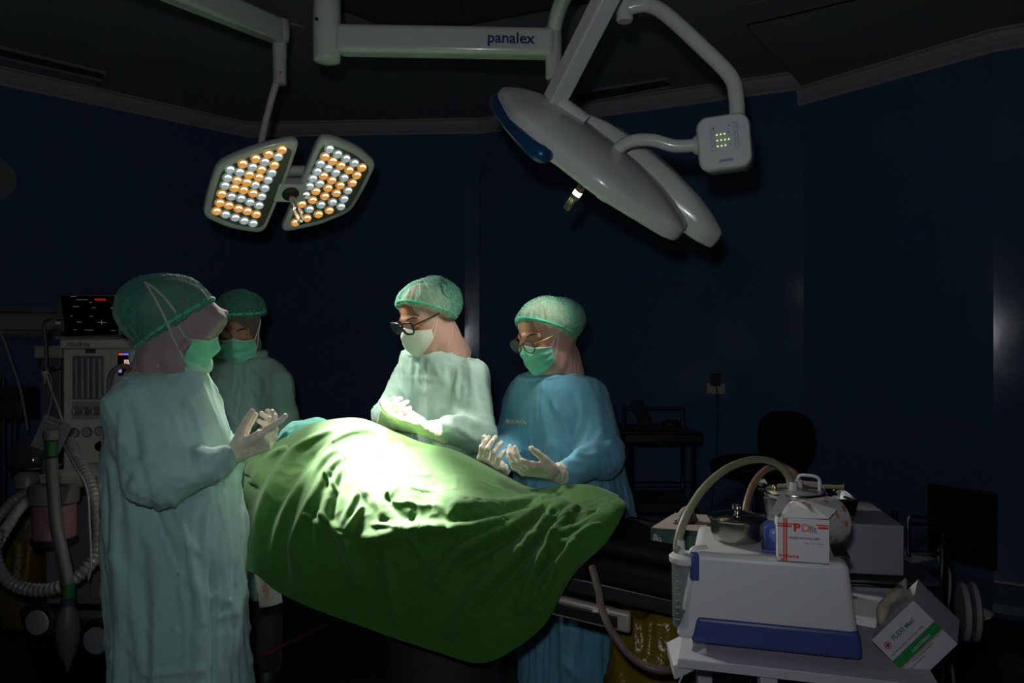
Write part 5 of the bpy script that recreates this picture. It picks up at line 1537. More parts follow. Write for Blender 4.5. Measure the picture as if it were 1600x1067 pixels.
# steel bowl with lid
b0 = mp(.105, .10, .188); b0 = Vector((at(1152, 850, 1.66).x, 1.66, b0.z))
W_ = empty('steel_bowl', b0, 'stainless steel bowl with a knobbed lid, on the left of the suction pump', 'bowl')
MB().lathe(b0, [(.040, 0), (.050, .004), (.056, .018), (.058, .045), (.060, .047), (.056, .046), (.054, .02), (.03, .006)], 40).build('bowl_body', mat('dull_steel', (.42, .40, .36), .28, metal=1), W_, True)
ld = MB().lathe(b0 + Vector((0, 0, .046)), [(.0615, 0), (.063, .003), (.060, .006), (.035, .011), (.012, .013)], 40).build('lid', mat('lid_steel', (.45, .43, .40), .16, metal=1), W_, True)
MB().lathe(b0 + Vector((0, 0, .058)), [(.006, 0), (.006, .006), (.011, .010), (.012, .016), (.008, .020)], 24).build('knob', M_chrome, ld, True)
# white knob behind the bowl
tag(MB().lathe(at(1118, 868, 1.64) + Vector((0, 0, -.01)), [(.018, 0), (.022, .004), (.022, .014), (.016, .02)], 24).build('pump_knob', M_white, None, True), 'round white knob peeping out left of the steel bowl', 'knob')
# blue moulded cup
q = mp(.165, .03, .188)
U_ = empty('blue_cup', q, 'translucent blue plastic cup beside the white box with red print', 'cup')
o = MB().obox(q, mu * .052, mv * .06, (0, 0, .055)).build('cup_body', mat('blue_clear', (.05, .09, .33), .2, alpha=.85), U_); bevel(o, .012, 4)
MB().obox(q - mu * .002 - mv * .002 + Vector((0, 0, 0)), mu * .056, mv * .064, (0, 0, .006)).build('cup_rim', M_blue, U_)
MB().ball(q + mu * .026 + mv * -.0 + Vector((0, 0, .036)), (.016, .006, .016), 14).build('window_bulge', mat('blue_light', (.12, .17, .42), .2), U_, True)

# carton of retention sheet with the roll inside
X_ = empty('sheet_carton', at(1255, 898, 1.47), 'white carton with red stripes holding a leaf-patterned roll, on the suction pump', 'box')
xu = Vector((.965, -.26, 0)); xv = Vector((.26, .965, 0)); x0 = mp(.190, -.022, .187); xw, xd, xh = .093, .085, .085
x0 = Vector((x0.x, x0.y, x0.z))
def xp(a, b, h): return x0 + xu * a + xv * b + Vector((0, 0, h))
bx = MB()
t = .0012
for o_, u_, v_, w_ in ((xp(0, 0, 0), xu * xw, xv * t, Vector((0, 0, xh))), (xp(0, xd, 0), xu * xw, xv * t, Vector((0, 0, xh * .95))), (xp(0, 0, 0), xu * t, xv * xd, Vector((0, 0, xh))),
                      (xp(xw, 0, 0), xu * t, xv * xd, Vector((0, 0, xh))), (xp(0, 0, 0), xu * xw, xv * xd, Vector((0, 0, t)))): bx.obox(o_, u_, v_, w_)
cx_ = bx.build('carton', M_paper, X_)
MB().prism([xp(0, .0, xh), xp(-.012, .004, xh + .008), xp(.012, .085, xh + .032), xp(.03, .085, xh + .018)], Vector((0, 0, .0012))).build('flap', M_paper, X_)
MB().prism([xp(.01, .0, xh), xp(xw, .0, xh + .002), xp(xw + .020, .038, xh + .012), xp(.05, .050, xh + .026), xp(.03, .045, xh + .02)], Vector((0, 0, .0012))).build('flap', M_paper, X_)
e_ = -.0006
def patch(a0, a1, h0, h1, m, nm): return MB().obox(xp(a0, e_, h0), xu * (a1 - a0), -xv * .0003, (0, 0, h1 - h0)).build(nm, m, cx_)
patch(.010, .013, .0, xh, M_redink, 'red_stripe'); patch(.0145, .0175, .0, xh, M_redink, 'red_stripe')
patch(0, .030, .072, .0745, M_redink, 'red_stripe'); patch(0, .026, .067, .0705, M_redink, 'red_stripe')
patch(.070, xw, .0725, .075, M_redink, 'red_stripe'); patch(.074, xw, .0665, .071, M_redink, 'red_stripe')
tx = lambda s, sz, a, h, m, b=0, al='LEFT', sx=1.0: text('lettering', s, sz, xp(a, e_, h), xu, (0, 0, 1), m, cx_, bold=b, align=al, sx=sx, lift=.0005)
tx('P', .021, .029, .060, M_redink, .0010, sx=1.15); tx('D', .021, .043, .060, mat('pale_red_ink', (.62, .25, .27), .5), .0010, sx=1.1)
tx('fit', .017, .058, .0595, mat('grey_ink', (.25, .25, .32), .5), .0006)
tx('DRESSING RETENTION SHEET', .0052, .020, .045, M_blackink, .0001, sx=.82); tx('- Size: 10 cm x 10 m', .0042, .048, .036, M_blackink)
tx('ProDevice', .0088, .003, .008, M_redink, .0003, sx=.95); tx('IN', .006, .006, .0015, M_redink, .0003)
MB().obox(xp(xw + .0013, .002, 0), xv * .004, xu * .0003, (0, 0, xh)).build('red_edge', mat('dark_red', (.30, .03, .06), .5), cx_)
MB().tube([xp(.016, .01, xh + .0045), xp(.034, .07, xh + .0215)], .0007, 4).build('red_edge', M_redink, X_)
# roll
m = bpy.data.materials.new('leaf_film'); m.use_nodes = True; nt = m.node_tree; pb = nt.nodes['Principled BSDF']; pb.inputs['Roughness'].default_value = .35
tcn = nt.nodes.new('ShaderNodeTexCoord'); vo = nt.nodes.new('ShaderNodeTexVoronoi'); vo.inputs['Scale'].default_value = 34; vo.inputs['Randomness'].default_value = .55
mpn = nt.nodes.new('ShaderNodeMapping'); mpn.inputs['Rotation'].default_value = (0, 0, .6); mpn.inputs['Scale'].default_value = (1.7, .8, 1.2)
cr = nt.nodes.new('ShaderNodeValToRGB'); cr.color_ramp.elements[0].position = .24; cr.color_ramp.elements[0].color = (.42, .17, .08, 1); cr.color_ramp.elements[1].position = .40; cr.color_ramp.elements[1].color = (.50, .48, .48, 1)
nt.links.new(tcn.outputs['Object'], mpn.inputs[0]); nt.links.new(mpn.outputs[0], vo.inputs['Vector']); nt.links.new(vo.outputs['Distance'], cr.inputs[0]); nt.links.new(cr.outputs[0], pb.inputs['Base Color'])
rax = (xu * .72 + xv * .69).normalized()
rc = xp(.040, .040, .062)
V = []; F = []; na = 64; prof = [(.02, .0), (.046, .0), (.052, .002), (.0525, .086), (.050, .088), (.018, .088)]
rl = MB().lathe(rc, [(.046, 0), (.0475, .001), (.0475, .100), (.046, .101)], 56, rax).build('sheet_roll', m, X_, True)
MB().lathe(rc - rax * .0006, [(.045, 0), (.045, .0005)], 48, rax).build('roll_face', M_paper, rl)
MB().lathe(rc - rax * .001, [(.016, 0), (.016, .0005)], 24, rax).build('roll_core', mat('card_core', (.35, .28, .2), .7), rl)

# glove box on the foot of the table
gb = tp(1.225, .06, .001); gu = Vector((.93, -.36, 0)); gu = Vector((.955, -.30, 0)).normalized(); gv = Vector((.50, .87, 0)).normalized()
gb = at(1016, 862, 1.98)
G_ = empty('glove_box', gb + gu * .05 + gv * .1, 'dark green glove carton with white hand emblem on the black mattress end', 'box')
gp = lambda a, b, h: gb + gu * a + gv * b + Vector((0, 0, h))
GW, GD, GH = .125, .20, .062
M_gbox = mat('dark_green_card', (.028, .075, .060), .5)
gbox = MB().obox(gp(0, 0, 0), gu * GW, gv * GD, (0, 0, GH)).build('carton', M_gbox, G_); bevel(gbox, .001, 1)
gt = MB().obox(gp(.002, .002, GH), gu * (GW - .004), gv * (GD - .004), (0, 0, .0006)).build('top_print', mat('beige_print', (.42, .37, .33), .5), gbox)
M_gw = mat('white_print', (.6, .62, .6), .5)
MB().prism([gp(GW * .3, .06, GH + .0008), gp(GW * .5, .045, GH + .0008), gp(GW * .72, .07, GH + .0008), gp(GW * .68, .13, GH + .0008), gp(GW * .35, .14, GH + .0008)], (0, 0, .0004)).build('slot', mat('slot_dark', (.05, .03, .025), .8), gbox)
gl = MB(); gl.tube([gp(.05, .08, GH), gp(.055, .085, GH + .02), gp(.065, .10, GH + .028), gp(.075, .105, GH + .012), gp(.085, .10, GH + .002)], [.006, .012, .014, .012, .008], 10, res=5)
gl.build('glove_tissue', mat('glove_grey', (.25, .22, .20), .6), G_, True)
MB().prism([gp(.03, .09, GH + .001), gp(.06, .12, GH + .014), gp(.065, .14, GH + .013), gp(.02, .13, GH + .002)], (0, 0, .0008)).build('torn_flap', mat('beige_print', (0, 0, 0)), G_)
gy = lambda a, h: gp(a, -.0006, h)
hd_ = MB()
for k_ in range(3): hd_.tube([gy(.010 + .0035 * k_, .030), gy(.0095 + .0035 * k_, .046 + .002 * (k_ == 1))], .0012, 6)
hd_.tube([gy(.009, .036), gy(.0085, .028), gy(.013, .0225), gy(.022, .022), gy(.027, .027), gy(.027, .034), gy(.023, .038), gy(.019, .034), gy(.021, .030), gy(.026, .031)], .0012, 6, res=4)
hd_.build('hand_emblem', M_gw, gbox)
gx_ = lambda s, sz, a, h, sx=1: text('lettering', s, sz, gy(a, h), gu, (0, 0, 1), M_gw, gbox, sx=sx, lift=.0004)
gx_('Handscare', .0042, .008, .0165); gx_('NATURAL LATEX', .0066, .008, .0095, .95); gx_('EXAMINATION GLOVES', .0058, .008, .0040, .85)
MB().obox(gy(.008, .0005), gu * .035, -gv * .0003, (0, 0, .0022)).build('white_bar', M_gw, gbox)
k = MB()
for j in range(5): k.obox(gy(.085, .045 - .007 * j), gu * .028, -gv * .0003, (0, 0, .0012))
k.tube([gy(.055, .045), gy(.056, .025), gy(.061, .012), gy(.067, .025), gy(.068, .045), gy(.055, .045)], .0005, 4)
k.build('small_print', mat('print_green', (.15, .25, .22), .5), gbox)
text('lettering', 'Handscare', .016, gp(GW + .0012, .05, .022), gv, (0, 0, 1), mat('print_green2', (.12, .19, .17), .5), gbox)
k = MB(); q_ = gp(GW + .0012, .03, .030)
k.tube([q_ + (gv * math.cos(a) + Vector((0, 0, 1)) * math.sin(a)) * .014 for a in np.linspace(0, 5.2, 20)], .0016, 6); k.build('round_emblem', mat('print_green2', (0, 0, 0)), gbox)

# electrosurgical unit and steel tray on a chrome trolley
E0 = at(1335, 893, 1.98); eu = Vector((.985, -.17, 0)).normalized(); ev = Vector((-.17, -.985, 0)).normalized() * -1
E0 = at(1413, 893, 1.95) - eu * .30
ep = lambda a, b, h: E0 + eu * a + ev * b + Vector((0, 0, h))
Tz = E0.z - .02
R_ = empty('instrument_trolley', (ep(.2, .2, 0).x, ep(.2, .2, 0).y, 0), 'chrome tube trolley with looped side handles carrying the grey unit', 'trolley')
tr = MB()
M_ch2 = mat('dark_chrome', (.35, .35, .36), .12, metal=1.0)
c4 = [ep(-.03, -.02, 0), ep(.385, -.02, 0), ep(.385, .36, 0), ep(-.03, .36, 0)]
for p in c4:
    MB().tube([Vector((p.x, p.y, .05)), Vector((p.x, p.y, Tz + .10))], .0095, 14).build('post', M_ch2, R_, True)
    MB().lathe((p.x - .012, p.y, .03), [(.028, 0), (.03, .004), (.03, .020), (.028, .024)], 18, (1, 0, 0)).build('caster', M_black, R_, True)
for z_, nm in ((Tz - .008, 'top_shelf'), (.30, 'lower_shelf')):
    P = [Vector((p.x, p.y, z_)) for p in c4]
    s_ = MB().prism(P, (0, 0, .006)).build(nm, mat('steel_shelf', (.25, .25, .27), .3, metal=.8), R_)
    MB().tube([p + Vector((0, 0, -.004)) for p in P], .006, 8, closed=True).build('shelf_rail', M_ch2, s_, True)
P = [Vector((p.x, p.y, Tz - .055)) for p in c4]
MB().tube([P[0], P[1]], .005, 8).build('cross_bar', M_ch2, R_, True)
MB().obox(ep(.02, .0, -.075), eu * .30, ev * .30, (0, 0, .045)).build('drawer', M_grey, R_)
# side handle loop
ha_ = [at(1420, 868, 1.96), at(1420, 815, 1.96), at(1428, 806, 1.97), at(1450, 810, 2.05), at(1470, 820, 2.12), at(1474, 860, 2.12)]
MB().tube(ha_, .0050, 10, res=5).build('side_handle', M_ch2, R_, True)
MB().tube([at(1418, 818, 1.96), at(1466, 819, 2.0)], .0045, 8).build('side_handle', M_ch2, R_, True)
MB().tube([at(1420, 862, 1.96), at(1466, 864, 2.0)], .0045, 8).build('side_handle', M_ch2, R_, True)
Z_ = empty('electrosurgical_unit', ep(.15, .15, 0), 'grey metal box unit on the chrome trolley, steel tray standing on top', 'medical unit')
bevel(MB().obox(ep(0, .0, -.012), eu * .30, ev * .30, (0, 0, .128)).build('housing', M_grey, Z_), .004)
bevel(MB().obox(ep(.008, -.002, -.006), eu * .284, ev * .004, (0, 0, .116)).build('front_panel', mat('panel_grey', (.27, .28, .33), .45), Z_), .002)
for a in (.03, .27): MB().lathe(ep(a, .03, -.019), [(.010, 0), (.010, .008)], 14).build('foot', M_black, Z_)
# tray
Y0 = ep(-.04, .02, .117)
yp = lambda a, b, h: Y0 + eu * a + ev * b + Vector((0, 0, h))
V_ = empty('instrument_tray', yp(.12, .10, 0), 'deep polished steel tray full of instruments on top of the grey unit', 'tray')
W, Dp, Ht = .235, .17, .055
ty = MB()
ty.obox(yp(.01, .01, 0), eu * (W - .02), ev * (Dp - .02), (0, 0, .0015))
for (a0_, b0_, a1_, b1_) in ((0, 0, 1, 0), (1, 0, 1, 1), (1, 1, 0, 1), (0, 1, 0, 0)):
    P0 = yp(a0_ * W, b0_ * Dp, Ht); P1 = yp(a1_ * W, b1_ * Dp, Ht); Q0 = yp(.01 + a0_ * (W - .02), .01 + b0_ * (Dp - .02), 0); Q1 = yp(.01 + a1_ * (W - .02), .01 + b1_ * (Dp - .02), 0)
    ty.add([P0, P1, Q1, Q0], [(0, 1, 2, 3)])
o = ty.build('tray_body', mat('polished_steel', (.40, .39, .38), .08, metal=1), V_); solidify(o, .0012)
MB().tube([yp(0, 0, Ht), yp(W, 0, Ht), yp(W, Dp, Ht), yp(0, Dp, Ht)], .0032, 8, closed=True).build('tray_rim', M_chrome, V_, True)
def lab(o, l, c, g=None): return tag(o, l, c, g)
pm = mat('crumpled_paper', (.40, .37, .35), .7)
lab(MB().prism([yp(.045, .03, Ht + .004), yp(.115, .045, Ht + .006), yp(.112, .10, Ht + .022), yp(.05, .09, Ht + .020)], (0, 0, .002)).build('paper_wrap', pm), 'crumpled pale wrapper across the steel tray', 'wrapper')
lab(MB().prism([yp(.118, .05, Ht + .004), yp(.17, .04, Ht + .004), yp(.168, .11, Ht + .024), yp(.12, .115, Ht + .026)], (0, 0, .002)).build('paper_wrap', mat('pink_paper', (.36, .27, .25), .7)), 'pinkish instrument wrapper at the right of the steel tray', 'wrapper')
lab(MB().prism([yp(-.02, .06, Ht + .022), yp(.02, .07, Ht + .022), yp(.018, .10, Ht + .030), yp(-.018, .09, Ht + .030)], (0, 0, .002)).build('paper_wrap', M_paper), 'small white packet at the left end of the steel tray', 'packet')
lab(MB().lathe(yp(.095, .085, Ht + .022), [(.014, 0), (.016, .012), (.010, .020), (.012, .026)], 18).build('plastic_stopper', mat('bright_blue', (.02, .12, .5), .35), None, True), 'small bright blue plastic stopper among the tray instruments', 'stopper')
sc = MB(); sc.tube([yp(.0, .06, Ht + .020), yp(.03, .055, Ht + .020), yp(.07, .06, Ht + .018)], .0045, 8); sc.tube([yp(.0 + .014 * math.cos(a), .05 + .010 * math.sin(a), Ht + .026) for a in np.linspace(0, 6.28, 17)[:-1]], .0026, 8, closed=True)
lab(sc.build('scissors', M_chrome, None, True), 'chrome ring-handled scissors on the left rim of the steel tray', 'scissors')
lab(MB().tube([yp(.03, .02, Ht + .006), yp(.09, .03, Ht + .02), yp(.12, .04, Ht + .012), yp(.145, .01, Ht + .0), yp(.15, .0, Ht - .006)], .0022, 8, res=6).build('cable', M_black, None, True), 'thin black cable lying over the steel tray', 'cable')
sy = MB(); sy.tube([yp(.14, .13, Ht + .012), yp(.225, .12, Ht + .012)], .006, 12)
sy.lathe(yp(.225, .12, Ht + .012), [(.009, 0), (.009, .003)], 12, eu)
lab(sy.build('syringe', mat('syringe_tint', (.35, .36, .15), .2, alpha=.8), None, True), 'syringe with a yellowish end lying at the back of the steel tray', 'syringe')
for i, (a, b) in enumerate(((.01, .03), (.02, .05), (.035, .04))):
    lab(MB().tube([yp(a, b, Ht - .012 + .004 * i), yp(a + .12, b + .02 * i, Ht - .006 + .004 * i), yp(a + .17, b + .03 * i, Ht - .004)], .0035, 8).build('forceps', M_ch2, None, True), 'long steel forceps lying inside the polished tray', 'forceps', 'forceps in the steel tray')

# tilted box of powder-free gloves at the cart's right edge
f0 = at(1362, 1000, 1.50); fu = (at(1427, 938, 1.50) - f0); Lw = fu.length; fu.normalize()
fd = (at(1425, 1047, 1.48) - f0); fd = (fd - fu * fd.dot(fu)); Lh = fd.length * 1.0; fd.normalize()
fn = (at(1436, 898, 1.63) - at(1427, 938, 1.50)) * .8
Q_ = empty('exam_glove_box', f0 + fn * .5, 'tilted white glove carton with a green stripe, right of the suction pump', 'box')
Lw2 = (at(1489, 992, 1.48) - at(1425, 1047, 1.48)).length
fp = lambda a, h, z=0: f0 + fu * a + fd * h - fn.normalized() * z
fx = MB().obox(f0, fu * Lw * 1.0, fd * (Lh * 1.25), fn).build('carton', mat('card_grey', (.50, .50, .56), .55), Q_)
# front print
W1 = Lw
MB().obox(fp(0, Lh * .60, .0004), fu * W1, fd * Lh * .22, fn * .002).build('green_stripe', mat('green_ink', (.01, .22, .05), .5), fx)
MB().obox(fp(0, Lh * .835, .0004), fu * W1, fd * Lh * .015, fn * .002).build('red_stripe', M_redink, fx)
q = fp(W1 * .14, Lh * .30, .0006)
mb = MB(); mb.tube([q + (fu * math.cos(a) + fd * math.sin(a)) * .0062 for a in np.linspace(0, 6.28, 25)[:-1]], .0009, 6, closed=True); mb.build('round_emblem', M_redink, fx)
mb = MB(); mb.obox(q - fu * .004 - fd * .0012, fu * .008, fd * .0024, -fn * .002); mb.obox(q - fu * .0012 - fd * .004, fu * .0024, fd * .008, -fn * .002); mb.build('cross_mark', M_blackink, fx)
ft = lambda s, sz, a, h, m, b=0, sx=1: text('lettering', s, sz, fp(a, h, .0006), fu, -fd, m, fx, bold=b, sx=sx)
ft('FLEXI Med', .0125, W1 * .27, Lh * .32, mat('teal_ink', (.03, .18, .15), .5), .0003)
ft('Latex Examination Gloves - Natural Rubber Products', .0046, W1 * .04, Lh * .52, M_blackink, 0, .86)
ft('NON STERILE', .0078, W1 * .36, Lh * .76, mat('pale_green_ink', (.3, .5, .35), .5), .0003)
ft('Powder free disposable gloves', .0044, W1 * .25, Lh * .90, M_blackink); ft('Non sterile single use', .0044, W1 * .12, Lh * .97, M_blackink)
fil = MB().prism([fp(W1 * .10, -.001, 0) + fn * .18, fp(W1 * .85, -.001, 0) + fn * .12, fp(W1 * .95, -.02, 0) + fn * .75, fp(W1 * .25, -.02, 0) + fn * .8], -fd * .004).build('film_window', M_glass, Q_)
gl = MB(); gl.tube([fp(W1 * .2, -.002, 0) + fn * .3, fp(W1 * .35, -.016, 0) + fn * .35, fp(W1 * .5, -.020, 0) + fn * .5, fp(W1 * .7, -.012, 0) + fn * .6, fp(W1 * .8, -.002, 0) + fn * .7], [.006, .012, .010, .013, .006], 10, res=4)
gl.build('glove_tissue', mat('glove_cream', (.38, .34, .25), .6), Q_, True)

# return electrode cable handle at the far right
H_ = empty('cable_reel', at(1515, 960, 2.0), 'white plastic cable reel with a side knob hanging from the chrome trolley post', 'cable reel')
MB().lathe(at(1500, 955, 2.02), [(.070, 0), (.075, .005), (.075, .012), (.070, .016)], 36, (1, -.35, 0)).build('flange', mat('reel_white', (.30, .31, .33), .5), H_, True)
MB().lathe(at(1500, 955, 2.02) + Vector((.016, -.0, 0)), [(.045, 0), (.045, .024)], 32, (1, -.35, 0)).build('drum', M_black, H_, True)
MB().lathe(at(1517, 955, 2.01), [(.070, 0), (.075, .005), (.075, .010), (.070, .014)], 36, (1, -.35, 0)).build('flange', mat('reel_white', (0, 0, 0)), H_, True)
MB().tube([at(1524, 957, 2.0), at(1538, 958, 2.0), at(1541, 962, 2.0)], [.018, .014, .018], 14).build('crank_knob', mat('reel_white', (0, 0, 0)), H_, True)
MB().tube([at(1470, 855, 2.1), at(1466, 870, 2.1), at(1482, 890, 2.08), at(1484, 920, 2.06), at(1480, 960, 2.04), at(1484, 1010, 2.04), at(1492, 1080, 2.05)], .004, 8, res=6).build('cord', mat('grey_cord', (.22, .22, .23), .5), H_, True)
MB().tube([at(1466, 862, 2.1), at(1476, 855, 2.1), at(1480, 870, 2.1), at(1476, 890, 2.1), at(1466, 872, 2.1), at(1470, 850, 2.1)], .003, 8, res=6).build('cord', mat('grey_cord', (0, 0, 0)), H_, True)
tag(MB().prism([at(1425, 866, 2.0), at(1462, 873, 2.02), at(1440, 880, 2.02), at(1424, 880, 2.0)], (0, .08, 0)).build('paper_packet', mat('packet_grey', (.22, .22, .22), .6)), 'crumpled grey paper packet inside the trolley handle loop', 'packet')
# yellow waste bag
y0 = at(1030, 1010, 2.05)
def fy(P):
    c = np.array((y0.x, y0.y + .05, 0))
    z = P[:, 2]; 
    return sd_loft(P, [(.0, c[0], c[1], .13, .14), (.25, c[0], c[1], .14, .15), (.42, c[0] - .005, c[1], .135, .12), (.56, c[0] + .0, c[1], .115, .09), (.66, c[0], c[1], .09, .06)], 0)
V, F = nets(fy, (y0.x - .22, y0.y - .2, -.01), (y0.x + .22, y0.y + .3, .74), .010)
N = vnorm(V, F); V = V + N * (.010 * ridge(np.stack([V[:, 0] * 26, V[:, 1] * 26, V[:, 2] * 5], 1), 8) + .008 * vnoise(V * 18, 9))[:, None]
V[:, 2] = np.maximum(V[:, 2], 0.001)
yb = mesh_obj('waste_bag', V, F, mat('yellow_film', (.20, .14, .008), .22, bump=.5, bscale=45), None, True)
tag(yb, 'yellow plastic waste bag standing between the table end and the white cart', 'bag')
# ------------------------------------------------------------------ anaesthesia machine and gear at the left
zl = lambda py, d: CZ - (py - 533.5) / FOC * d
AM = empty('anaesthesia_machine', (at(130, 700, 3.35).x, 3.35, 0), 'tall cream anaesthesia machine with flow tubes and a small lit screen', 'anaesthesia machine')
xl = lambda px, d: (px - 800) / FOC * d
def fbox(px0, px1, py0, py1, d, depth, name, m, parent, bev=.006):
    a = at(px0, py1, d); b = at(px1, py0, d)
    o = MB().obox(a, (b.x - a.x, 0, 0), (0, depth, 0), (0, 0, b.z - a.z)).build(name, m, parent); 
    if bev: bevel(o, bev, 3)
    return o
dM = 3.18
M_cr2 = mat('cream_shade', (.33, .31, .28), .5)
top = fbox(92, 232, 529, 545, dM - .02, .42, 'top_deck', M_cream, AM, .01)
head = fbox(98, 232, 545, 735, dM, .36, 'flow_head', M_cream, AM, .008)
fbox(52, 96, 540, 560, dM + .06, .25, 'top_deck_wing', M_cr2, AM, .008)
fbox(64, 94, 560, 730, dM + .10, .22, 'side_column', mat('column_grey', (.12, .12, .13), .4), AM, .004)
text('maker_print', 'mindray', .030, at(104, 541, dM - .022), (1, 0, 0), (0, 0, 1), M_blackink, top)
fr = fbox(113, 162, 556, 624, dM - .004, .006, 'tube_window', mat('window_grey', (.17, .17, .18), .3), head, .002)
for k in range(5):
    x = 119 + k * 9.2; a = at(x, 622, dM - .012); b = at(x, 560, dM - .012)
    t_ = MB().tube([a, b], .0095, 12).build('flow_tube', mat('tube_glass', (.20, .20, .21), .12, spec=.8), head, True)
fbox(133, 149, 542, 552, dM - .004, .006, 'badge', mat('badge_dark', (.05, .05, .045), .5), head, .001)
fbox(112, 163, 628, 655, dM - .006, .01, 'knob_panel', M_cr2, head, .003)
for x in (122, 137, 152):
    c = at(x, 642, dM - .006)
    kk = MB().lathe(c, [(.017, 0), (.018, .006), (.014, .010), (.013, .026), (.010, .030)], 24, (0, -1, 0)).build('flow_knob', mat('knob_grey', (.14, .14, .145), .4), head, True)
    MB().obox(c + Vector((-.002, -.032, -.010)), (.004, 0, 0), (0, .003, 0), (0, 0, .020)).build('knob_grip', M_cream, kk)
# gauges
fbox(111, 166, 660, 735, dM - .004, .008, 'gauge_panel', M_cream, head, .003)
for x, y in ((117, 676), (137, 675), (157, 673)):
    c = at(x, y, dM - .008)
    g = MB().lathe(c, [(.020, 0), (.0205, .008), (.018, .009)], 28, (0, -1, 0)).build('pressure_gauge', mat('gauge_ring', (.05, .08, .12), .4), head, True)
    MB().lathe(c + Vector((0, -.009, 0)), [(.0165, 0), (.0165, .001)], 24, (0, -1, 0)).build('gauge_dial', mat('gauge_dial', (.35, .34, .32), .5), g)
    n_ = MB(); n_.obox(c + Vector((-.001, -.0115, -.002)), (.002, 0, 0), (0, .001, 0), (.006, 0, .014)); n_.build('needle', M_blackink, g)
MB().lathe(at(158, 697, dM - .01), [(.022, 0), (.020, .014), (.016, .02)], 24, (0, -1, 0)).build('black_knob', M_black, head, True)
# small ventilator screen
scb = fbox(172, 222, 548, 592, dM - .03, .05, 'screen_housing', M_cream, AM, .004)
fbox(184, 216, 551, 587, dM - .034, .003, 'screen', mat('screen_black', (.004, .004, .006), .15), scb, 0)
e1 = lambda c, s: mat('glow_%02x%02x%02x' % tuple(int(x * 255) for x in c), (0, 0, 0), .5, emit=c, estr=s)
fbox(190, 216, 552, 555, dM - .036, .001, 'screen_header', e1((.25, .16, .9), .8), scb, 0)
fbox(185, 190, 552, 555, dM - .036, .001, 'screen_alarm', e1((1, .15, .05), .6), scb, 0)
fbox(194, 214, 562, 569, dM - .036, .001, 'screen_readout', e1((1, .62, .35), .75), scb, 0)
text('screen_text', '0.50', .020, at(196, 568.5, dM - .037), (1, 0, 0), (0, 0, 1), mat('dark_brown_text', (.1, .04, .02), .5), scb)
fbox(185, 190, 577, 582, dM - .036, .001, 'screen_icon', e1((.45, .30, .9), .6), scb, 0)
fbox(200, 204, 575, 577, dM - .036, .001, 'screen_icon', e1((.45, .45, .9), .5), scb, 0)
MB().tube([at(170, 615, dM - .06), at(172, 590, dM - .08), at(180, 577, dM - .1), at(192, 572, dM - .1), at(205, 575, dM - .1)], .011, 12, res=6).build('breathing_hose', mat('hose_clear_grey', (.20, .20, .20), .35), AM, True)
# work top, drawers, base
wt = fbox(60, 240, 742, 752, dM - .30, .66, 'work_top', M_cream, AM, .008)
fbox(60, 172, 745, 762, dM - .32, .05, 'work_top_edge', M_cr2, wt, .01)
fbox(150, 178, 740, 772, dM - .34, .10, 'canister_mount', M_cream, AM, .01)
bd = fbox(70, 236, 775, 945, dM - .12, .46, 'drawer_cabinet', mat('cabinet_dark', (.15, .15, .16), .5), AM, .01)
for y0_, y1_ in ((800, 845), (850, 888), (893, 935)):
    dr_ = fbox(140, 230, y0_, y1_, dM - .14, .03, 'drawer', mat('drawer_dark', (.17, .16, .165), .5), AM, .006)
    MB().tube([at(165, y0_ + 12, dM - .16), at(205, y0_ + 12, dM - .16)], .006, 8).build('drawer_handle', M_grey, dr_, True)
bs = MB(); p0 = at(38, 955, 3.1); p1 = at(236, 930, 2.9)
bs.prism([at(30, 948, 3.15), at(190, 972, 2.78), at(236, 960, 2.80), at(236, 950, 3.5), at(60, 930, 3.6)], (0, 0, -.055)); bevel(bs.build('base', mat('base_dark', (.085, .085, .09), .5), AM), .02, 3)
for x, y, d in ((58, 973, 2.95), (150, 1001, 2.72)):
    c = at(x, y, d); c.z = max(c.z, .075)
    w_ = MB().lathe(c + Vector((0, .035, 0)), [(.062, 0), (.070, .006), (.070, .026), (.062, .032)], 32, (-.12, -1, 0)).build('caster', M_black, AM, True)
    MB().lathe(c + Vector((0, .002, 0)), [(.048, 0), (.046, .006), (.03, .009)], 32, (-.12, -1, 0)).build('wheel_cap', mat('wheel_cap', (.26, .255, .27), .5), w_, True)
for x, d in ((-1.95, 3.55), (-1.6, 3.6)):
    MB().lathe((x, d, .075), [(.062, 0), (.070, .006), (.070, .026), (.062, .032)], 24, (-.12, -1, 0)).build('caster', M_black, AM, True)
# pipe work under the dome
dome = at(52, 726, 3.0)
o = MB().lathe(dome, [(.085, 0), (.088, .006), (.080, .012), (.078, .05), (.06, .085), (.03, .10), (.005, .105)], 32).build('bellows_dome', mat('smoke_dome', (.05, .055, .06), .08, alpha=.55, spec=.8), AM, True)
MB().lathe(dome + Vector((0, 0, -.012)), [(.095, 0), (.098, .006), (.095, .012)], 32).build('dome_ring', M_ch2, AM, True)
MB().lathe(dome + Vector((-.01, -.02, -.09)), [(.035, 0), (.045, .01), (.045, .05), (.03, .07)], 24).build('valve_block', mat('valve_grey', (.20, .19, .18), .4), AM, True)
MB().lathe(at(72, 745, 2.95), [(.014, 0), (.016, .05), (.016, .07)], 20).build('brass_port', mat('dull_brass', (.25, .19, .13), .4, metal=.6), AM, True)
fbox(60, 90, 752, 772, 2.93, .12, 'absorber_bracket', M_cr2, AM, .008)
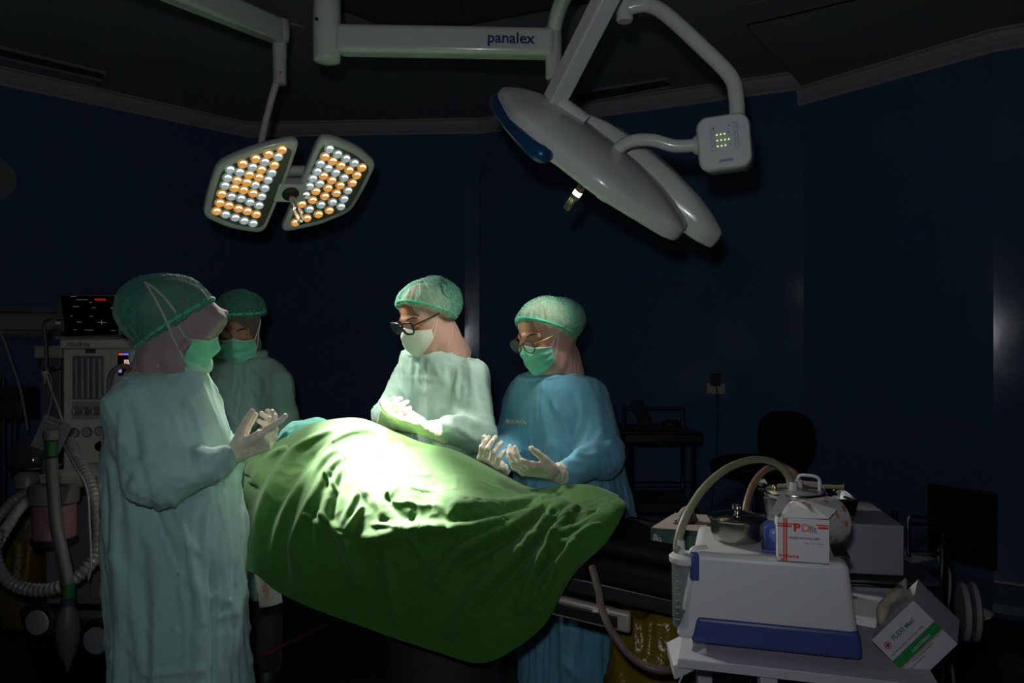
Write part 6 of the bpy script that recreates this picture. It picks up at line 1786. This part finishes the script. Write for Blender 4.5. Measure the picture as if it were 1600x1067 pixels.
# absorber canister with pink granules
ca = at(85, 838, 2.85)
cn_ = empty('absorber_canister', ca, 'round absorber canister full of pink granules on the anaesthesia machine', 'canister')
MB().lathe(ca, [(.070, 0), (.073, .004), (.073, .155)], 36).build('granules', mat('pink_granules', (.42, .11, .12), .6, bump=.8, bscale=160), cn_, True)
MB().lathe(ca + Vector((0, 0, -.005)), [(.076, 0), (.077, .17)], 36).build('clear_wall', M_glass, cn_, True)
MB().lathe(ca + Vector((0, 0, .125)), [(.082, 0), (.088, .006), (.088, .055), (.080, .07)], 36).build('cap', mat('cap_grey', (.13, .125, .12), .5), cn_, True)
MB().lathe(ca + Vector((0, 0, -.03)), [(.070, 0), (.078, .008), (.078, .03)], 36).build('bottom_cup', M_black, cn_, True)
# corrugated hoses
def corr(name, pts, r, m, label, res=14):
    P = [Vector(p) for p in pts]; Q, R = cr_spline(P, [r] * len(P), res)
    # resample evenly and ripple the radius
    L = [0]
    for a, b in zip(Q[:-1], Q[1:]): L.append(L[-1] + (b - a).length)
    n = int(L[-1] / .0045); T = np.linspace(0, L[-1], n); QQ = []
    xs = np.array([tuple(q) for q in Q]); QQ = [Vector([np.interp(t, L, xs[:, k]) for k in range(3)]) for t in T]
    rr_ = [r * (1 + .09 * math.cos(i * math.pi * .5)) for i in range(n)]
    return tag(MB().tube(QQ, rr_, 12).build(name, m, None, True), label, 'hose')
M_corr = mat('corrugated_grey', (.22, .22, .22), .35)
corr('corrugated_hose', [at(108, 690, 2.95), at(118, 712, 2.85), at(133, 738, 2.78), at(147, 775, 2.72), at(154, 820, 2.68), at(150, 865, 2.65), at(128, 895, 2.62), at(90, 918, 2.6), at(45, 921, 2.6), at(10, 905, 2.6), at(-8, 870, 2.6), at(-5, 830, 2.6)],
     .021, M_corr, 'grey corrugated breathing hose hanging in a wide loop from the machine front')
corr('corrugated_hose', [at(52, 775, 2.85), at(30, 795, 2.75), at(10, 825, 2.7), at(-10, 860, 2.68)], .019, M_corr, 'upper grey corrugated hose running off the left edge of the photo')
corr('corrugated_hose', [at(45, 768, 2.95), at(22, 782, 2.9), at(0, 805, 2.85), at(-20, 830, 2.85)], .019, M_corr, 'corrugated hose behind, leaving the valve block to the left edge')
hose('sampling_line', [at(96, 690, 2.9), at(118, 730, 2.7), at(136, 765, 2.62), at(140, 820, 2.6), at(142, 880, 2.6), at(138, 905, 2.6)], .004, mat('thin_clear', (.30, .30, .30), .3), 'thin clear sampling line beside the corrugated hose', 'tube')
hose('floor_hose', [at(158, 970, 2.72), at(175, 985, 2.6), at(190, 1000, 2.55), at(172, 1030, 2.52), at(178, 1045, 2.5), at(200, 1052, 2.5)], .006, mat('thin_grey', (.12, .12, .12), .4), 'thin grey tube curling down beside the machine wheel', 'tube')
# vertical rod with green collar and the breathing bag
BG = empty('breathing_bag', at(107, 1045, 2.55), 'dark grey rubber breathing bag hanging on a long tube with green collars', 'breathing bag')
MB().tube([at(80, 715, 2.6), at(83, 760, 2.6), at(88, 820, 2.58), at(98, 870, 2.56), at(105, 905, 2.55), at(106, 915, 2.55)], .020, 16, res=5).build('hanging_tube', mat('tube_dark_grey', (.095, .095, .09), .5), BG, True)
MB().lathe(at(80, 712, 2.6), [(.021, 0), (.022, .05)], 20).build('green_collar', mat('green_collar', (.015, .09, .02), .5), BG, True)
MB().lathe(at(80, 687, 2.6), [(.024, 0), (.026, .004), (.026, .03), (.022, .034)], 20).build('grey_cap', mat('cap_grey2', (.13, .13, .12), .5), BG, True)
MB().lathe(at(106, 934, 2.55), [(.020, 0), (.021, .05)], 20).build('green_collar', mat('green_collar', (0, 0, 0)), BG, True)
MB().lathe(at(106, 944, 2.55), [(.0225, 0), (.0225, .018)], 20).build('blue_band', mat('blue_band_dark', (.03, .035, .10), .5), BG, True)
bb = at(106, 1044, 2.55)
V_ = MB().lathe(bb + Vector((0, 0, -.01)), [(.004, 0), (.006, .015), (.012, .03), (.026, .06), (.036, .11), (.038, .15), (.032, .19), (.02, .212), (.018, .222)], 28)
bgm = V_.build('bag', mat('bag_rubber', (.10, .10, .105), .5, bump=.2, bscale=40), BG, True)
MB().tube([bb + Vector((0, 0, -.006)) + Vector((math.cos(a) * .006, 0, math.sin(a) * .008 - .006)) for a in np.linspace(0, 6.28, 13)[:-1]], .002, 6, closed=True).build('hanging_loop', M_black, BG, True)
# laminated checklist card hanging by its hole
P = [at(70, 647, 2.66), at(113, 664, 2.64), at(90, 712, 2.64), at(47, 697, 2.66)]
CD = empty('checklist_card', P[3], 'white laminated card with small print hanging from a string before the machine', 'card')
cd_ = MB().prism(P, (0, .0015, 0)).build('card', mat('card_dim', (.27, .26, .29), .35), CD); bevel(cd_, .0006)
ux = (P[1] - P[0]).normalized(); uy = (P[0] - P[3]).normalized()
k = MB()
for j in range(7):
    o = P[0] + ux * .012 - uy * (.028 + .013 * j) - Vector((0, .0008, 0)); k.obox(o, ux * (.065 - .01 * (j % 3)), -Vector((0, .0003, 0)), uy * .0022)
k.obox(P[0] + ux * .020 - uy * .012 - Vector((0, .0008, 0)), ux * .055, -Vector((0, .0003, 0)), uy * .004)
k.build('print_lines', mat('card_ink', (.10, .10, .12), .5), cd_)
MB().tube([at(73, 652, 2.655), at(80, 628, 2.8), at(81, 600, 2.95), at(74, 575, 3.0)], .0015, 6, res=4).build('string', M_grey, CD, True)
# drip line and clamp beside the column
DL = empty('drip_line', at(70, 600, 3.0), 'thin drip tube with a clamp and small white connector hanging beside the machine column', 'tube')
MB().tube([at(98, 497, 3.02), at(82, 497, 3.0), at(70, 505, 3.0), at(70, 525, 3.0), at(72, 545, 3.0), at(71, 580, 3.0)], .006, 10, res=6).build('cable', mat('cable_dark', (.05, .05, .052), .4), DL, True)
MB().lathe(at(70, 600, 3.0), [(.002, 0), (.004, .02), (.010, .035), (.014, .04), (.014, .05)], 16).build('connector', mat('conn_white', (.33, .33, .33), .4), DL, True)
bevel(MB().obox(at(66, 581, 3.0), (.022, 0, 0), (0, .02, 0), (0, 0, .022)).build('clamp', M_black, DL), .003)
MB().tube([at(74, 575, 3.0), at(84, 574, 3.02), at(92, 573, 3.05)], .007, 10).build('clamp_arm', M_ch2, DL, True)
MB().tube([at(72, 585, 3.0), at(82, 615, 2.98), at(92, 640, 2.95), at(100, 668, 2.95)], .0045, 8, res=4).build('line', mat('thin_clear', (0, 0, 0)), DL, True)
# patient monitor on top
MN = empty('patient_monitor', at(140, 529, 3.12), 'patient monitor with a black screen and faint readings on top of the cream machine', 'monitor')
a, b, c, d = at(93, 460, 3.08), at(182, 461, 3.04), at(188, 524, 3.06), at(101, 527, 3.10)
fnr = (b - a).cross(d - a).normalized(); fnr = fnr if fnr.y > 0 else -fnr
hs = MB().prism([a, b, c, d], fnr * .11).build('housing', mat('monitor_case', (.20, .20, .21), .4), MN); bevel(hs, .008, 3)
cc = (a + b + c + d) / 4
sc_ = [cc + (p - cc) * .955 - fnr * .001 for p in (a, b, c, d)]
ms = MB().prism(sc_, -fnr * .001).build('screen', mat('screen_gloss', (.003, .003, .004), .12), hs)
mu_ = (b - a).normalized(); mvv = (a - d).normalized(); Wm = (b - a).length; Hm = (a - d).length
sp = lambda u, v: d + mu_ * (Wm * u) + mvv * (Hm * v) - fnr * .0024
def bar(u0, v0, u1, v1, col, s, nm='reading'):
    MB().obox(sp(u0, v0), mu_ * Wm * (u1 - u0), -fnr * .0004, mvv * Hm * (v1 - v0)).build(nm, e1(col, s), ms)
bar(.62, .87, .82, .92, (.6, .02, .01), .35, 'alarm_field')
for i, (u, v, w_) in enumerate(((.22, .72, .11), (.16, .50, .04), (.26, .36, .08), (.18, .18, .06), (.38, .18, .16), (.55, .70, .07), (.50, .50, .05), (.62, .36, .16), (.30, .88, .2), (.84, .18, .09), (.52, .82, .05), (.2, .95, .1))):
    bar(u, v, u + w_, v + .012, (.5, .55, .5) if i % 3 else (.45, .5, .3), .16)
bar(.69, .32, .70, .42, (.5, .5, .55), .2); bar(.88, .68, .93, .72, (.4, .35, .1), .12)
MB().obox(at(86, 530, 3.13), (.24, 0, 0), (0, .18, 0), (0, 0, .012)).build('stand', mat('monitor_case', (0, 0, 0)), MN)
bevel(MB().obox(a + Vector((-.03, .03, -.15)), (.03, 0, 0), (0, .07, 0), (0, 0, .14)).build('module_rack', mat('rack_dark', (.10, .10, .105), .4), MN), .004)
MB().obox(a + Vector((-.032, .026, -.120)), (.020, 0, 0), (0, .004, 0), (0, 0, .012)).build('white_plug', M_paper, MN)
# supply panel on the left wall
A, B = WP[0], WP[1]
aw = Vector((*A, 0)); bw = Vector((*B, 0)); dw = (bw - aw).normalized(); nw2 = Vector((dw.y, -dw.x, 0))
p0 = on_wall(A, B, -60, 0, .0); p1 = on_wall(A, B, 118, 0, .0)
p0.z = 0; p1.z = 0
prof = [(.0, 1.40), (.05, 1.40), (.085, 1.43), (.095, 1.47), (.095, 1.52), (.085, 1.56), (.05, 1.60), (0, 1.60)]
V = [q + nw2 * o_ + Vector((0, 0, h_ + .02)) for q in (p0, p1) for o_, h_ in prof]; n_ = len(prof)
F = [(k, (k + 1) % n_, n_ + (k + 1) % n_, n_ + k) for k in range(n_)] + [tuple(range(n_)), tuple(range(2 * n_ - 1, n_ - 1, -1))]
SP = empty('supply_rail', p1 + Vector((0, 0, 1.4)), 'long grey rounded medical supply rail on the left wall behind the monitor', 'supply rail')
o = mesh_obj('rail_body', V, F, mat('rail_grey', (.34, .35, .38), .3, metal=.3), SP)
bm = bmesh.new(); bm.from_mesh(o.data); bmesh.ops.recalc_face_normals(bm, faces=bm.faces); bm.to_mesh(o.data); bm.free(); bevel(o, .004)
for h_ in (1.47, 1.58): MB().tube([p0 + nw2 * .098 + Vector((0, 0, h_)), p1 + nw2 * .098 + Vector((0, 0, h_))], .004, 6).build('groove_strip', M_chrome if h_ < 1.5 else M_ch2, SP)
# infusion pole with pump at the left edge
IP = empty('infusion_stand', (at(3, 800, 3.9).x, 3.9, 0), 'dark stand at the left edge carrying a black pump and a thin pale slanted tube', 'stand')
MB().tube([at(5, 960, 3.9), at(5, 590, 3.9)], .012, 12).build('pole', M_dark, IP, True)
pm_ = fbox(-30, 34, 606, 655, 3.84, .14, 'pump_body', mat('pump_dark', (.035, .035, .03), .5), IP, .01)
fbox(8, 28, 625, 645, 3.835, .01, 'pump_label', mat('pump_grey', (.06, .06, .06), .4), pm_, .002)
MB().tube([at(0, 518, 3.82), at(10, 542, 3.82), at(20, 572, 3.82), at(31, 605, 3.82), at(38, 640, 3.81), at(43, 672, 3.81)], .006, 8, res=4).build('slanted_tube', mat('thin_clear', (0, 0, 0)), IP, True)
MB().tube([at(24, 655, 3.87), at(22, 690, 3.87), at(20, 740, 3.87)], .014, 10).build('clamp_bar', M_dark, IP, True)
for a_ in range(5):
    t_ = 2 * math.pi * a_ / 5; p = Vector((at(3, 800, 3.9).x, 3.9, 0))
    MB().tube([p + Vector((0, 0, .22)), p + Vector((math.cos(t_) * .14, math.sin(t_) * .14, .16)), p + Vector((math.cos(t_) * .27, math.sin(t_) * .27, .035))], .012, 8, res=3).build('foot', M_dark, IP, True)
# yellow bag behind the hoses
yq = at(38, 870, 3.80)
def fq(P): return sd_loft(P, [(.02, yq.x, yq.y, .12, .13), (.25, yq.x, yq.y, .12, .13), (.44, yq.x, yq.y, .10, .09), (.60, yq.x, yq.y, .04, .05)], 0)
V, F = nets(fq, (yq.x - .2, yq.y - .2, .0), (yq.x + .2, yq.y + .2, .66), .012)
N = vnorm(V, F); V = V + N * (.010 * ridge(np.stack([V[:, 0] * 22, V[:, 1] * 22, V[:, 2] * 6], 1), 18))[:, None]
V[:, 2] = np.maximum(V[:, 2], 0.001)
tag(mesh_obj('waste_bag', V, F, mat('yellow_dull', (.13, .10, .008), .4, bump=.4, bscale=40), None, True), 'dull yellow waste bag on the floor behind the hoses at the left', 'bag')
# ------------------------------------------------------------------ furniture by the back wall
TRo = empty('chrome_trolley', (at(1035, 800, 4.1).x, 4.1, 0), 'chrome and black trolley by the back wall carrying a laptop', 'trolley')
z1 = zl(676, 3.95)
x0, x1 = xl(976, 3.95), xl(1083, 3.95); y0_, y1_ = 3.95, 4.33
for (x, y, ex) in ((x0 + .03, y0_, .0), (x1, y0_, 0), (x0 + .05, y1_, .12), (x1 + .03, y1_, .10)):
    MB().tube([Vector((x, y, .06)), Vector((x, y, z1 + ex))], .011, 12).build('post', M_ch2, TRo, True)
    MB().lathe((x - .012, y, .032), [(.03, 0), (.032, .004), (.032, .02), (.03, .024)], 18, (1, 0, 0)).build('caster', M_black, TRo, True)
ts = MB().obox((x0, y0_ - .02, z1 - .05), (x1 - x0 + .04, 0, 0), (0, y1_ - y0_ + .04, 0), (0, 0, .05)).build('top_shelf', mat('shelf_black', (.03, .03, .033), .35), TRo); bevel(ts, .006)
MB().tube([(x0 - .02, y0_ - .025, z1), (x1 + .04, y0_ - .025, z1)], .009, 10).build('shelf_rail', M_ch2, ts, True)
MB().tube([(x0 + .05, y1_, z1 + .10), (x1 + .03, y1_, z1 + .10)], .006, 8).build('guard_rail', M_ch2, TRo, True)
MB().tube([(x0 + .05, y1_, z1 + .10), (x0 - .01, y0_, z1 + .01)], .006, 8).build('guard_rail', M_ch2, TRo, True)
for z_ in (zl(754, 3.95), zl(784, 3.95)):
    MB().tube([(x0 + .03, y0_, z_), (x1, y0_, z_)], .005, 8).build('cross_bar', M_ch2, TRo, True)
MB().obox((x0 + .01, y0_, zl(800, 3.95)), (x1 - x0, 0, 0), (0, y1_ - y0_, 0), (0, 0, .04)).build('lower_shelf', mat('shelf_black', (0, 0, 0)), TRo)
MB().obox((x0 + .01, y0_, .22), (x1 - x0, 0, 0), (0, y1_ - y0_, 0), (0, 0, .02)).build('lower_shelf', mat('shelf_black', (0, 0, 0)), TRo)
LP_ = empty('laptop', (x0 + .12, 4.12, z1), 'open black laptop standing on the chrome trolley', 'laptop')
M_lap = mat('laptop_black', (.025, .025, .028), .45)
zb = z1 + .002
bevel(MB().obox((x0 + .06, 4.0, zb), (.26, .04, 0), (-.03, .20, 0), (0, 0, .016)).build('keyboard_base', M_lap, LP_), .003)
bevel(MB().prism([at(984, 628, 4.05), at(1001, 624, 4.2), at(1020, 664, 4.28), at(1002, 670, 4.08)], (.008, -.004, .004)).build('screen_lid', M_lap, LP_), .002)
MB().obox((x0 + .14, 4.02, zb + .0165), (.14, .02, 0), (-.015, .10, 0), (0, 0, .002)).build('keys', mat('keys_grey', (.08, .08, .085), .5), LP_)
MS = MB().ball((x1 - .08, 4.10, z1 + .028), (.055, .04, .026), 16)
tag(MS.build('cable_bundle', M_black, None, True), 'small dark rounded bundle beside the laptop on the trolley', 'bundle')
# office chair
OC = empty('office_chair', (at(1195, 800, 3.85).x, 3.85, 0), 'black swivel office chair standing empty before the back wall', 'chair')
M_chb = mat('chair_fabric', (.006, .006, .007), .85)
def fb(P):
    c = at(1226, 692, 3.95); q = P - np.array(c)
    yy = q[:, 1] - .9 * q[:, 0] * 0 + 1.2 * q[:, 0] ** 2
    wtop = .135 - .05 * np.clip(-q[:, 2] / .16, 0, 1) ** 2
    k = (np.abs(q[:, 0] / wtop) ** 3 + np.abs(q[:, 2] / .155) ** 3) ** (1 / 3)
    return np.maximum((k - 1) * .12, np.abs(yy) - .022) - .008
V, F = nets(fb, np.array(at(1226, 692, 3.95)) - .24, np.array(at(1226, 692, 3.95)) + .24, .012)
mesh_obj('backrest', lap(V, F, 2), F, M_chb, OC, True)
sc0 = at(1182, 724, 3.72)
mb = MB(); mb.ball(sc0 + Vector((0, 0, -.01)), (.225, .22, .050), 24); mb.build('seat', M_chb, OC, True)
MB().tube([sc0 + Vector((.02, 0, -.05)), Vector((sc0.x + .02, sc0.y, .12))], .028, 14).build('gas_column', M_black, OC, True)
MB().tube([sc0 + Vector((.05, .05, -.06)), sc0 + Vector((.12, .20, -.05)), at(1226, 735, 3.98)], .018, 10, res=4).build('back_bar', M_black, OC, True)
MB().obox(sc0 + Vector((-.08, -.08, -.075)), (.18, 0, 0), (0, .16, 0), (0, 0, .03)).build('seat_plate', M_black, OC)
for k in range(5):
    t = 2 * math.pi * k / 5 + .4; p = Vector((sc0.x + .02, sc0.y, 0)); e_ = p + Vector((math.cos(t) * .30, math.sin(t) * .30, .075))
    lg = MB().tube([p + Vector((0, 0, .13)), e_], [.024, .014], 10).build('base_arm', M_black, OC, True)
    MB().lathe(e_ + Vector((-.012, 0, -.045)), [(.026, 0), (.028, .004), (.028, .022), (.026, .026)], 16, (1, 0, 0)).build('caster', M_black, lg, True)
MB().tube([p + Vector((math.cos(a) * .16, math.sin(a) * .16, .42)) for a in np.linspace(0, 6.28, 33)[:-1]], .009, 8, closed=True).build('foot_ring', M_black, OC, True)
for a in (.3, 2.4, 4.5): MB().tube([p + Vector((0, 0, .42)), p + Vector((math.cos(a) * .16, math.sin(a) * .16, .42))], .007, 6).build('ring_spoke', M_black, OC, True)
# red cable running under the table
tag(MB().tube([at(405, 1028, 2.9) * 1, at(440, 1010, 3.0), at(490, 986, 3.15), at(540, 965, 3.3)], .008, 8, res=4).build('red_cable', mat('red_rubber', (.10, .01, .008), .6), None, True), 'thin dull red cable slanting behind the table, below the drape', 'cable')
for o in bpy.data.objects:
    if o.type == 'MESH' and o.parent is None and 'label' not in o.keys() and 'kind' not in o.keys(): print('UNTAGGED', o.name)
